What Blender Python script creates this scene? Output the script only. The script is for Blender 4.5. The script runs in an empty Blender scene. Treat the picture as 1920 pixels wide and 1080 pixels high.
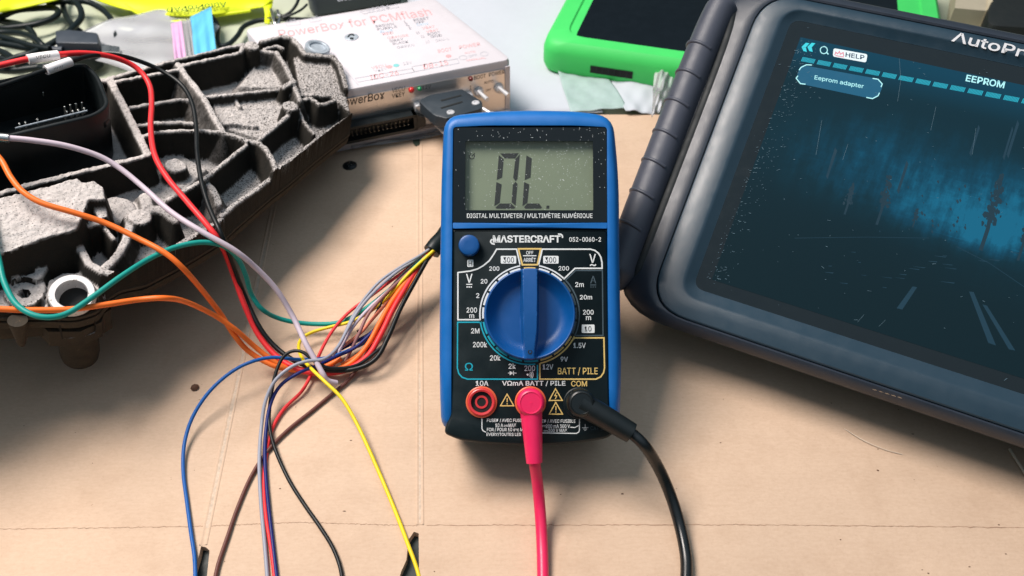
import bpy, math, random
import numpy as np
from mathutils import Vector

random.seed(7); rng = np.random.default_rng(7)
S = 0.001                                    # everything below is written in millimetres
sc = bpy.context.scene
C = bpy.context.collection

# ------------------------------------------------------------------ camera, light, exposure
FPX, CAMZ, PITCH = 1540.0, 284.0, math.radians(45)
cam_d = bpy.data.cameras.new('camera'); cam = bpy.data.objects.new('camera', cam_d); C.objects.link(cam)
cam.location = (0, 0, CAMZ*S); cam.rotation_euler = (math.pi/2-PITCH, 0, 0)
cam_d.sensor_width = 36; cam_d.lens = FPX/1920*36; cam_d.clip_start = 0.01; cam_d.clip_end = 50
cam_d.dof.use_dof = True; cam_d.dof.focus_distance = 0.335; cam_d.dof.aperture_fstop = 16
sc.camera = cam

w = bpy.data.worlds.new('World'); sc.world = w; w.use_nodes = True
def _world():
    nt = w.node_tree; L = nt.links.new; tc = nt.nodes.new('ShaderNodeTexCoord'); sx = nt.nodes.new('ShaderNodeSeparateXYZ'); L(tc.outputs['Generated'], sx.inputs[0])
    cr = nt.nodes.new('ShaderNodeValToRGB'); L(sx.outputs[2], cr.inputs[0]); e = cr.color_ramp.elements      # a dim room: dark walls, pale bluish ceiling
    e[0].position = 0.0; e[0].color = (.030, .040, .042, 1); e[1].position = 1.0; e[1].color = (.34, .42, .50, 1)
    k = e.new(.45); k.color = (.055, .075, .085, 1); k = e.new(.75); k.color = (.20, .26, .31, 1)
    L(cr.outputs[0], nt.nodes['Background'].inputs[0]); nt.nodes['Background'].inputs[1].default_value = 1.3
_world()

def area(name, loc, target, size, power, col, sy=None):
    l = bpy.data.lights.new(name, 'AREA'); l.energy = power; l.color = col
    l.shape = 'RECTANGLE'; l.size = size; l.size_y = sy or size
    o = bpy.data.objects.new(name, l); C.objects.link(o)
    o.location = Vector(loc)*S
    o.rotation_euler = (Vector(target)-Vector(loc)).to_track_quat('-Z', 'Y').to_euler()
area('ceiling_lamp', (-500, 470, 1000), (0, 260, 0), 0.56, 18.5, (1.0, 0.91, 0.84), 0.44)

sc.view_settings.view_transform = 'Standard'; sc.view_settings.look = 'None'
sc.view_settings.exposure = 0.20; sc.view_settings.gamma = 1.0
sc.view_settings.use_curve_mapping = False
sc.cycles.use_denoising = True
sc.cycles.max_bounces = 8; sc.cycles.transparent_max_bounces = 12

# ------------------------------------------------------------------ rays and planes
CP = np.array([0, 0, CAMZ])
_R = np.stack([[1, 0, 0], [0, math.sin(PITCH), math.cos(PITCH)], [0, -math.cos(PITCH), math.sin(PITCH)]], 1)
def ray(u, v): return _R @ np.array([(u-960)/FPX, -(v-540)/FPX, -1.0])
class Plane:
    """a plane in the place (origin, in-plane axes, normal); at(u, v, h) = the point at height h over it seen at u, v"""
    def __init__(s, o, ex, n):
        s.o = np.array(o, float); s.n = np.array(n, float)/np.linalg.norm(n)
        ex = np.array(ex, float); ex -= s.n*(ex@s.n); s.ex = ex/np.linalg.norm(ex); s.ey = np.cross(s.n, s.ex)
    def at(s, u, v, h=0):
        r = ray(u, v); t = ((s.o+s.n*h-CP)@s.n)/(r@s.n); return CP+t*r
    def ab(s, u, v, h=0):
        p = s.at(u, v, h)-s.o; return np.array([p@s.ex, p@s.ey])
    def w(s, a, b, h=0): return s.o+s.ex*a+s.ey*b+s.n*h
    __call__ = at
TABLE = Plane((0, 0, 0), (1, 0, 0), (0, 0, 1))
def P(u, v, z=0): return TABLE.at(u, v, z)

# ------------------------------------------------------------------ materials
MATS = {}
def _n(nt, t, **k):
    n = nt.nodes.new(t)
    for a, b in k.items():
        if a in n.inputs: n.inputs[a].default_value = b
        else: setattr(n, a, b)
    return n
def mat(name, col, rough=.5, metal=0., spec=.5, var=.08, vs=.15, bump=0., bs=1.5, speck=None, sps=.9, spt=.62, stretch=(1, 1, 1),
        coat=0., alpha=1., trans=0., emis=None, rvar=.08):
    m = bpy.data.materials.new(name); m.use_nodes = True; nt = m.node_tree; L = nt.links.new
    b = nt.nodes['Principled BSDF']
    tc = _n(nt, 'ShaderNodeTexCoord'); mp = _n(nt, 'ShaderNodeMapping')
    mp.inputs['Scale'].default_value = [1000*x for x in stretch]
    L(tc.outputs['Object'], mp.inputs['Vector'])
    no = _n(nt, 'ShaderNodeTexNoise', Scale=vs, Detail=5.0, Roughness=.62); L(mp.outputs[0], no.inputs['Vector'])
    mr = _n(nt, 'ShaderNodeMapRange'); mr.inputs[1].default_value = .25; mr.inputs[2].default_value = .75
    mr.inputs[3].default_value = 1-var; mr.inputs[4].default_value = 1+var; L(no.outputs[0], mr.inputs[0])
    mx = _n(nt, 'ShaderNodeMix', data_type='RGBA', blend_type='MULTIPLY'); mx.inputs[0].default_value = 1
    mx.inputs[6].default_value = (*col, 1); L(mr.outputs[0], mx.inputs[7])
    out = mx.outputs[2]
    if speck:
        n2 = _n(nt, 'ShaderNodeTexNoise', Scale=sps, Detail=3.0, Roughness=.6); L(mp.outputs[0], n2.inputs['Vector'])
        r2 = _n(nt, 'ShaderNodeMapRange'); r2.inputs[1].default_value = spt; r2.inputs[2].default_value = spt+.05; L(n2.outputs[0], r2.inputs[0])
        m2 = _n(nt, 'ShaderNodeMix', data_type='RGBA'); L(r2.outputs[0], m2.inputs[0]); L(out, m2.inputs[6]); m2.inputs[7].default_value = (*speck, 1)
        out = m2.outputs[2]
    L(out, b.inputs['Base Color'])
    m3 = _n(nt, 'ShaderNodeMapRange'); m3.inputs[1].default_value = .3; m3.inputs[2].default_value = .7
    m3.inputs[3].default_value = max(.02, rough-rvar); m3.inputs[4].default_value = min(1, rough+rvar); L(no.outputs[0], m3.inputs[0]); L(m3.outputs[0], b.inputs['Roughness'])
    b.inputs['Metallic'].default_value = metal; b.inputs['Specular IOR Level'].default_value = spec
    b.inputs['Coat Weight'].default_value = coat; b.inputs['Coat Roughness'].default_value = .12
    b.inputs['Alpha'].default_value = alpha; b.inputs['Transmission Weight'].default_value = trans
    if emis: b.inputs['Emission Color'].default_value = (*emis[0], 1); b.inputs['Emission Strength'].default_value = emis[1]
    if bump:
        n4 = _n(nt, 'ShaderNodeTexNoise', Scale=bs, Detail=4.0); L(mp.outputs[0], n4.inputs['Vector'])
        bp = _n(nt, 'ShaderNodeBump', Strength=bump, Distance=.0004); L(n4.outputs[0], bp.inputs['Height']); L(bp.outputs[0], b.inputs['Normal'])
    MATS[name] = m; return m

mat('bench', (.44, .47, .36), .5, var=.06, vs=.02)
mat('dark_mat', (.012, .02, .018), .6, var=.3, vs=.2)
mat('blue_shell', (.002, .125, .42), .42, var=.05, bump=.12, bs=4, speck=(.05, .2, .5), sps=1.1, spt=.76)
mat('blue_knob', (.001, .070, .26), .38, var=.06, bump=.08, bs=5, speck=(.1, .25, .5), sps=1.3, spt=.775)
mat('meter_black', (.0022, .0088, .0115), .5, spec=.35, var=.2, bump=.1, bs=4, speck=(.06, .09, .1), sps=1.15, spt=.765)
mat('bezel_black', (.002, .004, .005), .14, spec=.45, var=.1)
mat('lcd_glass', (.165, .205, .135), .5, var=.06, vs=.06)
mat('lcd_ink', (.004, .007, .006), .5)
mat('print_white', (.72, .74, .74), .6, var=.05)
mat('print_yellow', (.72, .50, .16), .6, var=.05)
mat('print_cyan', (.0, .36, .48), .6, var=.05)
mat('print_grey', (.045, .075, .095), .6)
mat('print_dark', (.01, .015, .018), .6)
mat('print_red', (.76, .34, .35), .6); mat('print_mid', (.20, .20, .24), .6); mat('print_blue', (.35, .55, .72), .6); mat('print_faint', (.42, .42, .47), .6)  # lid red and mid inks paled, washed-out glare painted into them
mat('socket_red', (.62, .035, .04), .35, spec=.5); mat('socket_orange', (.70, .12, .05), .4)
mat('plug_red', (.80, .015, .105), .42, var=.04); mat('cable_red', (.76, .016, .095), .38, var=.04)
mat('plug_black', (.004, .007, .008), .38, spec=.5); mat('cable_black', (.004, .006, .007), .28, spec=.55)
mat('dust', (.62, .66, .66), .8)
mat('hole_black', (.001, .002, .002), .7)
mat('steel', (.62, .61, .60), .28, metal=1., var=.08); mat('brass_pin', (.75, .72, .66), .3, metal=1.)
mat('alu_panel', (.70, .66, .63), .36, metal=.85, var=.04, stretch=(.02, 1, 1), bump=.05)
mat('white_plastic', (.60, .57, .60), .38, var=.015)
mat('clear_white', (.72, .70, .70), .3, alpha=.55)
mat('conn_black', (.006, .009, .010), .42, spec=.4, var=.2, bump=.1, bs=2)
mat('rubber', (.019, .026, .040), .40, spec=.6, var=.05, bump=.22, bs=5)
mat('face_plate', (.012, .034, .055), .36, spec=.65, var=.05, bump=.18, bs=6)
mat('groove', (.006, .009, .011), .7)
mat('tablet_glass', (.002, .006, .008), .1, spec=.5, var=.1)
mat('logo_white', (.62, .62, .64), .45)
mat('green_case', (.050, .60, .12), .6, var=.04, vs=.05)
mat('green_screen', (.002, .004, .007), .12, var=.1)
mat('paper', (.50, .53, .58), .85, var=.02, bump=.05)
mat('neon', (.68, .78, .004), .6, var=.06, bump=.1, bs=2)
mat('neon_print', (.03, .10, .01), .6)
mat('usb_black', (.004, .009, .010), .42, spec=.3, var=.1)
mat('bag_pink', (.72, .42, .66), .5, alpha=.85, var=.1); mat('bag_blue', (.12, .50, .76), .45, alpha=.92, var=.12, stretch=(1, .1, 1))
mat('dongle', (.035, .045, .060), .5, bump=.1)
mat('beige', (.42, .37, .27), .7, var=.06); mat('beige_edge', (.56, .48, .33), .7)
mat('cloth_black', (.004, .007, .007), .7); mat('olive', (.028, .046, .028), .75, var=.2)
mat('sleeve_white', (.82, .79, .80), .5)
mat('crumb', (.10, .045, .025), .8, var=.3, vs=1)
mat('led_red', (.72, .03, .03), .2, coat=.6); mat('led_green', (.01, .26, .09), .2, coat=.6); mat('led_dark', (.15, .02, .015), .25, coat=.4)
mat('pale_strip', (.45, .58, .56), .4, alpha=.75)
for k, c in dict(red=(.78, .035, .04), black=(.006, .008, .009), orange=(.86, .17, .025), teal=(.006, .27, .23), yellow=(.82, .62, .02),
                 blue=(.008, .10, .36), navy=(.008, .016, .13), lilac=(.56, .47, .54), grey=(.30, .31, .37), brown=(.13, .045, .035), maroon=(.28, .13, .13),
                 salmon=(.80, .24, .14)).items():
    mat('wire_'+k, c, .42, spec=.28, var=.06, vs=.08)

def cardboard_mat():
    m = mat('cardboard', (.605, .438, .315), .82, var=.07, vs=.012, bump=.22, bs=.9, speck=(.40, .26, .18), sps=.33, spt=.735, rvar=.05)
    nt = m.node_tree; L = nt.links.new; b = nt.nodes['Principled BSDF']
    src = b.inputs['Base Color'].links[0].from_socket
    tc = _n(nt, 'ShaderNodeTexCoord')
    for sx, sy, scl, lo, amt in ((14, 110, 1., .42, .06), (350, 900, 1., .38, .13), (40, 40, 1., .50, .20), (9, 9, 1., .46, .14), (700, 700, 1., .52, .16)):   # fibres, flutes, grubby patches
        mp = _n(nt, 'ShaderNodeMapping'); mp.inputs['Scale'].default_value = (sx, sy, 100); L(tc.outputs['Object'], mp.inputs['Vector'])
        no = _n(nt, 'ShaderNodeTexNoise', Scale=scl, Detail=6.0, Roughness=.65); L(mp.outputs[0], no.inputs['Vector'])
        mr = _n(nt, 'ShaderNodeMapRange'); mr.inputs[1].default_value = lo; mr.inputs[2].default_value = lo+.25; mr.inputs[3].default_value = 0; mr.inputs[4].default_value = amt
        L(no.outputs[0], mr.inputs[0])
        mx = _n(nt, 'ShaderNodeMix', data_type='RGBA', blend_type='MIX'); L(mr.outputs[0], mx.inputs[0]); L(src, mx.inputs[6]); mx.inputs[7].default_value = (.30, .17, .09, 1)
        src = mx.outputs[2]
    L(src, b.inputs['Base Color'])
cardboard_mat()

def cast_mat():
    """rough cast aluminium, walls shaded brown-black in the colour, with pale road dust lying on the faces that look up"""
    m = bpy.data.materials.new('cast_dusty_shaded'); m.use_nodes = True; nt = m.node_tree; L = nt.links.new; b = nt.nodes['Principled BSDF']
    tc = _n(nt, 'ShaderNodeTexCoord'); mp = _n(nt, 'ShaderNodeMapping'); mp.inputs['Scale'].default_value = (1000,)*3; L(tc.outputs['Object'], mp.inputs['Vector'])
    ge = _n(nt, 'ShaderNodeNewGeometry'); dp = _n(nt, 'ShaderNodeVectorMath', operation='DOT_PRODUCT'); L(ge.outputs['Normal'], dp.inputs[0]); dp.inputs[1].default_value = (.29, 0, .957)
    n1 = _n(nt, 'ShaderNodeTexNoise', Scale=1.5, Detail=3.0, Roughness=.6); L(mp.outputs[0], n1.inputs['Vector'])
    n2 = _n(nt, 'ShaderNodeTexNoise', Scale=.22, Detail=6.0, Roughness=.75); L(mp.outputs[0], n2.inputs['Vector'])
    n3 = _n(nt, 'ShaderNodeTexNoise', Scale=.32, Detail=6.0, Roughness=.7); L(mp.outputs[0], n3.inputs['Vector'])
    up = _n(nt, 'ShaderNodeMapRange'); up.inputs[1].default_value = .32; up.inputs[2].default_value = .78; L(dp.outputs['Value'], up.inputs[0])
    th = _n(nt, 'ShaderNodeMapRange'); th.inputs[1].default_value = .68; th.inputs[2].default_value = .55
    sx = _n(nt, 'ShaderNodeSeparateXYZ'); L(mp.outputs[0], sx.inputs[0]); wr = _n(nt, 'ShaderNodeMapRange'); wr.inputs[1].default_value = 0; wr.inputs[2].default_value = 80; wr.inputs[3].default_value = -.02; wr.inputs[4].default_value = .125; L(sx.outputs[0], wr.inputs[0])
    ad = _n(nt, 'ShaderNodeMath', operation='ADD'); L(n1.outputs[0], ad.inputs[0]); L(wr.outputs[0], ad.inputs[1]); L(ad.outputs[0], th.inputs[0])
    mu = _n(nt, 'ShaderNodeMath', operation='MULTIPLY'); L(up.outputs[0], mu.inputs[0]); L(th.outputs[0], mu.inputs[1])
    c1 = _n(nt, 'ShaderNodeMix', data_type='RGBA'); L(n2.outputs[0], c1.inputs[0]); c1.inputs[6].default_value = (.003, .005, .0045, 1); c1.inputs[7].default_value = (.026, .020, .014, 1)  # near-black for the walls, pocket shade painted into the base colour
    c2 = _n(nt, 'ShaderNodeMix', data_type='RGBA'); L(n3.outputs[0], c2.inputs[0]); c2.inputs[6].default_value = (.30, .275, .255, 1); c2.inputs[7].default_value = (.70, .65, .63, 1)
    c3 = _n(nt, 'ShaderNodeMix', data_type='RGBA'); L(mu.outputs[0], c3.inputs[0]); L(c1.outputs[2], c3.inputs[6]); L(c2.outputs[2], c3.inputs[7])
    L(c3.outputs[2], b.inputs['Base Color']); b.inputs['Roughness'].default_value = .78; b.inputs['Specular IOR Level'].default_value = .3
    bp = _n(nt, 'ShaderNodeBump', Strength=.55, Distance=.0006); L(n1.outputs[0], bp.inputs['Height']); L(bp.outputs[0], b.inputs['Normal'])
    MATS['cast_dusty_shaded'] = m
cast_mat()
mat('cast_dark', (.040, .031, .021), .75, var=.5, vs=.25, bump=.4, bs=.9, speck=(.10, .065, .04), sps=.8, spt=.66, spec=.3)
mat('bright_zinc', (.62, .62, .64), .35, metal=.35); mat('sleeve_metal', (.58, .57, .57), .4, metal=.2, speck=(.25, .23, .2), sps=.7, spt=.62, var=.1)
mat('zinc', (.40, .45, .50), .4, metal=.25, var=.25, vs=.4)

def glass_mat(name, rough, tint, amount):
    """a clear film or pane: mostly straight through, with a faint body and a glossy skin"""
    m = bpy.data.materials.new(name); m.use_nodes = True; nt = m.node_tree; L = nt.links.new
    nt.nodes.remove(nt.nodes['Principled BSDF']); o = nt.nodes['Material Output']
    t = _n(nt, 'ShaderNodeBsdfTransparent'); d = _n(nt, 'ShaderNodeBsdfDiffuse'); d.inputs[0].default_value = (*tint, 1)
    g = _n(nt, 'ShaderNodeBsdfGlossy'); g.inputs['Roughness'].default_value = rough
    a = _n(nt, 'ShaderNodeMixShader'); a.inputs[0].default_value = amount; L(t.outputs[0], a.inputs[1]); L(d.outputs[0], a.inputs[2])
    f = _n(nt, 'ShaderNodeFresnel', IOR=1.25); c = _n(nt, 'ShaderNodeMixShader'); L(f.outputs[0], c.inputs[0]); L(a.outputs[0], c.inputs[1]); L(g.outputs[0], c.inputs[2])
    L(c.outputs[0], o.inputs['Surface']); MATS[name] = m
glass_mat('clear_pane', .06, (.5, .55, .5), .02)
glass_mat('poly_bag', .25, (.95, .96, 1.0), .28)
glass_mat('poly_film', .2, (.80, .80, .82), .30)

def display_mat():
    m = bpy.data.materials.new('display_lit'); m.use_nodes = True; nt = m.node_tree; L = nt.links.new; b = nt.nodes['Principled BSDF']
    tc = _n(nt, 'ShaderNodeTexCoord')
    def noise(sx, sy, sca, det=5.):
        mp = _n(nt, 'ShaderNodeMapping'); mp.inputs['Scale'].default_value = (sx, sy, 1); L(tc.outputs['UV'], mp.inputs['Vector'])
        n = _n(nt, 'ShaderNodeTexNoise', Scale=sca, Detail=det, Roughness=.65); L(mp.outputs[0], n.inputs['Vector']); return n.outputs[0]
    def math_(op, a, b_):
        n = _n(nt, 'ShaderNodeMath', operation=op)
        for i, x in enumerate((a, b_)):
            if isinstance(x, (int, float)): n.inputs[i].default_value = x
            else: L(x, n.inputs[i])
        return n.outputs[0]
    def rng_(x, a, b_, c, d):
        n = _n(nt, 'ShaderNodeMapRange'); n.interpolation_type = 'SMOOTHSTEP'
        for i, q in enumerate((a, b_, c, d)): n.inputs[i+1].default_value = q
        L(x, n.inputs[0]); return n.outputs[0]
    sx = _n(nt, 'ShaderNodeSeparateXYZ'); L(tc.outputs['UV'], sx.inputs[0])
    x, y = sx.outputs[0], sx.outputs[1]
    def blob(cx, cy, rx, ry):
        dx = math_('DIVIDE', math_('SUBTRACT', x, cx), rx); dy = math_('DIVIDE', math_('SUBTRACT', y, cy), ry)
        r = math_('SQRT', math_('ADD', math_('MULTIPLY', dx, dx), math_('MULTIPLY', dy, dy)), 0.)
        return rng_(r, 1., 0., 0., 1.)
    g = math_('ADD', blob(.57, .47, .38, .30), math_('MULTIPLY', blob(.30, .56, .40, .30), .55))
    g = math_('ADD', g, math_('MULTIPLY', blob(.50, .45, .14, .12), .5))
    top = rng_(y, .80, 1.0, 0., .30)
    hz = math_('ADD', rng_(y, .30, .46, .15, 1.), 0.)
    st = math_('MULTIPLY', rng_(noise(14, 1.8, 2.), .3, .75, .45, 1.15), rng_(noise(30, 26, 1.), .3, .75, .75, 1.12))
    gl = math_('MULTIPLY', math_('MULTIPLY', g, hz), st)
    gl = math_('ADD', gl, math_('MULTIPLY', top, 1.0))
    gl = math_('ADD', gl, math_('MULTIPLY', rng_(noise(3, 40, 2.), .55, .8, 0., .5), math_('MULTIPLY', g, .5)))
    low = rng_(y, .0, .9, .0, .20)
    gl = math_('ADD', gl, low)
    cr = _n(nt, 'ShaderNodeValToRGB'); L(gl, cr.inputs[0])
    e = cr.color_ramp.elements; e[0].position = 0; e[0].color = (.001, .015, .021, 1); e[1].position = 1; e[1].color = (.007, .20, .36, 1)
    k = e.new(.25); k.color = (.001, .034, .055, 1); k = e.new(.55); k.color = (.0015, .080, .150, 1)
    L(cr.outputs[0], b.inputs['Emission Color']); b.inputs['Emission Strength'].default_value = .56
    b.inputs['Base Color'].default_value = (.002, .005, .007, 1); b.inputs['Roughness'].default_value = .16
    MATS['display_lit'] = m; b.inputs['Specular IOR Level'].default_value = .2
    for n_, c_, s_ in (('ui_cyan', (.04, .62, .72), 1.), ('ui_pale', (.45, .90, .92), 1.), ('ui_bar', (.01, .38, .50), .9), ('ui_button', (.003, .10, .19), .9), ('ui_tree', (.001, .030, .052), .65), ('ui_glow', (.0015, .036, .064), .7), ('ui_help', (.82, .93, .95), .95), ('ui_pink', (.80, .32, .38), .9), ('ui_ink', (.01, .05, .12), .6)):
        mat(n_, (.003, .006, .008), .2, emis=(c_, s_))
display_mat()

# ------------------------------------------------------------------ mesh builders
class MB:
    def __init__(s): s.v = []; s.f = []; s.uv = None
    def add(s, v, f):
        b = len(s.v); s.v += [tuple(x) for x in v]; s.f += [tuple(b+i for i in q) for q in f]; return s
    def loft(s, loops, cap0=True, cap1=True, close=True):
        n = len(loops[0]); v = [p for l in loops for p in l]; f = []
        for k in range(len(loops)-1):
            for i in range(n if close else n-1):
                j = (i+1) % n; f.append((k*n+i, k*n+j, (k+1)*n+j, (k+1)*n+i))
        if cap0: f.append(tuple(range(n))[::-1])
        if cap1: f.append(tuple((len(loops)-1)*n+i for i in range(n)))
        return s.add(v, f)
    def poly(s, pts): return s.add(pts, [tuple(range(len(pts)))])
    def lathe(s, c, ex, ey, ez, prof, n=40, cap0=True, cap1=True):
        an = [2*math.pi*i/n for i in range(n)]
        return s.loft([[c+ex*(r*math.cos(t))+ey*(r*math.sin(t))+ez*h for t in an] for r, h in prof], cap0, cap1)
    def prism(s, base, d, bev=0.):
        """base: loop of world points, extruded along vector d; bev rounds the far edge a little"""
        base = np.array(base, float); d = np.array(d, float); c = base.mean(0); L = np.linalg.norm(d)
        ls = [base]
        if bev:
            sh = lambda k: c+(base-c)*(1-k/np.linalg.norm(base-c, axis=1, keepdims=True).clip(1e-6))
            ls += [base+d*(1-bev/L), sh(bev*.3)+d*(1-bev*.3/L), sh(bev)+d]
        else: ls.append(base+d)
        return s.loft(ls)
    def tube(s, pts, r, n=10, closed_ends=True, r1=None):
        pts = np.array(pts, float); k = len(pts); t = np.gradient(pts, axis=0); t /= np.linalg.norm(t, axis=1, keepdims=True)
        u = np.cross(t[0], [0, 0, 1.]);
        if np.linalg.norm(u) < 1e-6: u = np.array([1., 0, 0])
        u /= np.linalg.norm(u); loops = []
        for i in range(k):
            u = u-t[i]*(u@t[i]); u /= np.linalg.norm(u); q = np.cross(t[i], u)
            rr = r if r1 is None else r+(r1-r)*i/(k-1)
            if np.ndim(r): rr = r[i]
            loops.append([pts[i]+rr*(u*math.cos(a)+q*math.sin(a)) for a in (2*math.pi*j/n for j in range(n))])
        return s.loft(loops, closed_ends, closed_ends)
    def build(s, name, m, parent=None, smooth=True, angle=40):
        o0 = np.array(parent.location)/S if parent else np.zeros(3)
        if parent and parent.get('_o') is not None: o0 = np.array(parent['_o'])
        me = bpy.data.meshes.new(name)
        me.from_pydata(((np.array(s.v)-o0)*S).tolist(), [], s.f)
        me.materials.append(MATS[m]); me.validate(); 
        import bmesh
        bm = bmesh.new(); bm.from_mesh(me); bmesh.ops.recalc_face_normals(bm, faces=bm.faces)
        for e in bm.edges:
            e.smooth = not (len(e.link_faces) == 2 and e.calc_face_angle(0) > math.radians(angle))
        for fc in bm.faces: fc.smooth = smooth
        bm.to_mesh(me); bm.free()
        o = bpy.data.objects.new(name, me); C.objects.link(o)
        if parent: o.parent = parent; o['_o'] = o0.tolist()
        return o

def tag(o, label=None, cat=None, group=None, kind=None):
    for k, v in (('label', label), ('category', cat), ('group', group), ('kind', kind)):
        if v: o[k] = v
    return o
def thing(name, loc, label, cat, group=None):
    o = bpy.data.objects.new(name, None); C.objects.link(o); o.empty_display_size = .01
    o.location = Vector(loc)*S; o['_o'] = list(map(float, loc)); return tag(o, label, cat, group)

def rpoly(pts, r, seg=5):
    """closed polygon with rounded corners; r one radius or one per corner"""
    pts = [np.array(p, float) for p in pts]; n = len(pts); out = []
    rs = r if isinstance(r, (list, tuple)) else [r]*n
    for i in range(n):
        a, b, c = pts[i-1], pts[i], pts[(i+1) % n]; la, lc = np.linalg.norm(a-b), np.linalg.norm(c-b)
        k = min(rs[i], la*.48, lc*.48); p, q = b+(a-b)/la*k, b+(c-b)/lc*k
        for j in range(seg+1):
            t = j/seg; out.append((1-t)**2*p+2*t*(1-t)*b+t*t*q)
    return np.array(out)
def inset(lp, d):
    lp = np.asarray(lp, float); a = np.roll(lp, 1, 0); b = np.roll(lp, -1, 0); t = b-a; t /= np.linalg.norm(t, axis=1, keepdims=True).clip(1e-9)
    area_ = np.sum(lp[:, 0]*b[:, 1]-b[:, 0]*lp[:, 1]); nrm = np.stack([-t[:, 1], t[:, 0]], 1)*(1 if area_ > 0 else -1)
    return lp+nrm*d
def spline(pts, n=9):
    """Catmull-Rom through the points"""
    p = [np.array(x, float) for x in pts]; p = [2*p[0]-p[1]]+p+[2*p[-1]-p[-2]]; out = []
    for i in range(1, len(p)-2):
        a, b, c, d = p[i-1:i+3]
        for j in range(n):
            t = j/n; out.append(.5*(2*b+(c-a)*t+(2*a-5*b+4*c-d)*t*t+(3*b-a-3*c+d)*t**3))
    out.append(p[-2]); return np.array(out)

_TX = {}
try: FONT = bpy.data.fonts.load(bpy.utils.system_resource('DATAFILES')+'/fonts/Inter.woff2')     # a typeface shipped inside Blender itself
except Exception: FONT = None
def glyphs(s, bold=0.):
    k = (s, bold)
    if k not in _TX:
        cu = bpy.data.curves.new('txt', 'FONT'); cu.body = s; cu.offset = bold*.55; cu.resolution_u = 3; cu.font = FONT or cu.font
        o = bpy.data.objects.new('txt', cu); C.objects.link(o); bpy.context.view_layer.update()
        me = bpy.data.meshes.new_from_object(o.evaluated_get(bpy.context.evaluated_depsgraph_get()))
        v = np.array([q.co[:2] for q in me.vertices]); f = [tuple(q.vertices) for q in me.polygons]
        bpy.data.objects.remove(o); bpy.data.curves.remove(cu); bpy.data.meshes.remove(me)
        lo, hi = v.min(0), v.max(0); _TX[k] = ((v-lo)/(hi-lo).clip(1e-6), f)
    return _TX[k]
def text(mb, s, M, box=None, bl=None, br=None, hp=None, lean=0., bold=.012, h=.12, slant=0.):
    """lettering on plane M: box = pixel box of the ink, or baseline ends bl, br and height hp"""
    v, f = glyphs(s, bold)
    if box: u0, v0, u1, v1 = box; bl, br, tl = np.array([u0, v1]), np.array([u1, v1]), np.array([u0, v0])
    else: bl, br = np.array(bl, float), np.array(br, float); tl = bl+np.array([lean, -hp])
    A, B, D = M(*bl, h), M(*br, h), M(*tl, h)
    mb.add([A+(B-A)*x+(D-A)*y+(B-A)*(slant*(y-.5)) for x, y in v], f)
def stroke(mb, pts, w_, M, closed=False, h=.12):
    p = np.array(pts, float); n = len(p)
    nx = np.roll(p, -1, 0); pv = np.roll(p, 1, 0)
    if not closed: nx[-1] = p[-1]+(p[-1]-p[-2]); pv[0] = p[0]-(p[1]-p[0])
    t0 = p-pv; t1 = nx-p; t0 /= np.linalg.norm(t0, axis=1, keepdims=True).clip(1e-9); t1 /= np.linalg.norm(t1, axis=1, keepdims=True).clip(1e-9)
    n0 = np.stack([-t0[:, 1], t0[:, 0]], 1); n1 = np.stack([-t1[:, 1], t1[:, 0]], 1); m = n0+n1; m /= np.linalg.norm(m, axis=1, keepdims=True).clip(1e-9)
    k = (w_/2/np.sum(m*n0, 1).clip(.4))[:, None]
    a = [M(*q, h) for q in p+m*k]; b = [M(*q, h) for q in p-m*k]
    f = [(i, (i+1) % n, n+(i+1) % n, n+i) for i in range(n if closed else n-1)]
    mb.add(a+b, f)
def arc(mb, c, r0, r1, a0, a1, M, h=.12, n=None):
    n = n or max(3, int(abs(a1-a0)/4)); an = [math.radians(a0+(a1-a0)*i/n) for i in range(n+1)]
    mb.add([M(c[0]+r*math.cos(t), c[1]-r*math.sin(t), h) for r in (r0, r1) for t in an], [(i, i+1, n+2+i, n+1+i) for i in range(n)])
def rect(mb, box, M, h=.12, r=0):
    u0, v0, u1, v1 = box; q = [(u0, v0), (u1, v0), (u1, v1), (u0, v1)]
    mb.poly([M(*p, h) for p in (rpoly(q, r, 3) if r else q)])
def crop(x0, y0, s): return lambda *q: tuple((x0 if i % 2 == 0 else y0)+c/s for i, c in enumerate(q))
X, Y, Z = np.eye(3)

# ------------------------------------------------------------------ the setting
mb = MB(); b_ = np.array([(-1500, -500), (1500, -500), (1500, 2200), (-1500, 2200)])
mb.loft([[(x, y, -40) for x, y in b_], [(x, y, -4) for x, y in b_]]); tag(mb.build('bench_top', 'bench'), kind='structure')

# cardboard sheet with two die-cut slots running to its near edge
g = lambda u, v: P(u, v)[:2]
e0 = 40.
out_ = [(-520, 436), (520, 436), (520, e0), (-22, e0)]
sl = [g(786, 1100), g(785, 1000), g(776, 997), g(766, 1012), g(762, 1050), g(752, 1072), g(745, 1100)]
out_ += [(sl[0][0]+1, e0)] + sl + [(sl[-1][0]-4, e0)]
s2 = [g(386, 1100), g(393, 1032), g(386, 1026), g(377, 1024), g(373, 1042), g(356, 1100)]
out_ += [(s2[0][0]+1, e0)] + s2 + [(s2[-1][0]-3, e0)]
out_ += [(-520, e0)]; out_.pop(3)
mb = MB(); mb.loft([[(x, y, -3.2) for x, y in out_], [(x, y, 0) for x, y in out_]])
card = tag(mb.build('cardboard_sheet', 'cardboard', smooth=False), 'large flat brown cardboard sheet covering the bench, creased and slotted at its near edge', 'cardboard')
card['_o'] = [0., 0., 0.]
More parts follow.
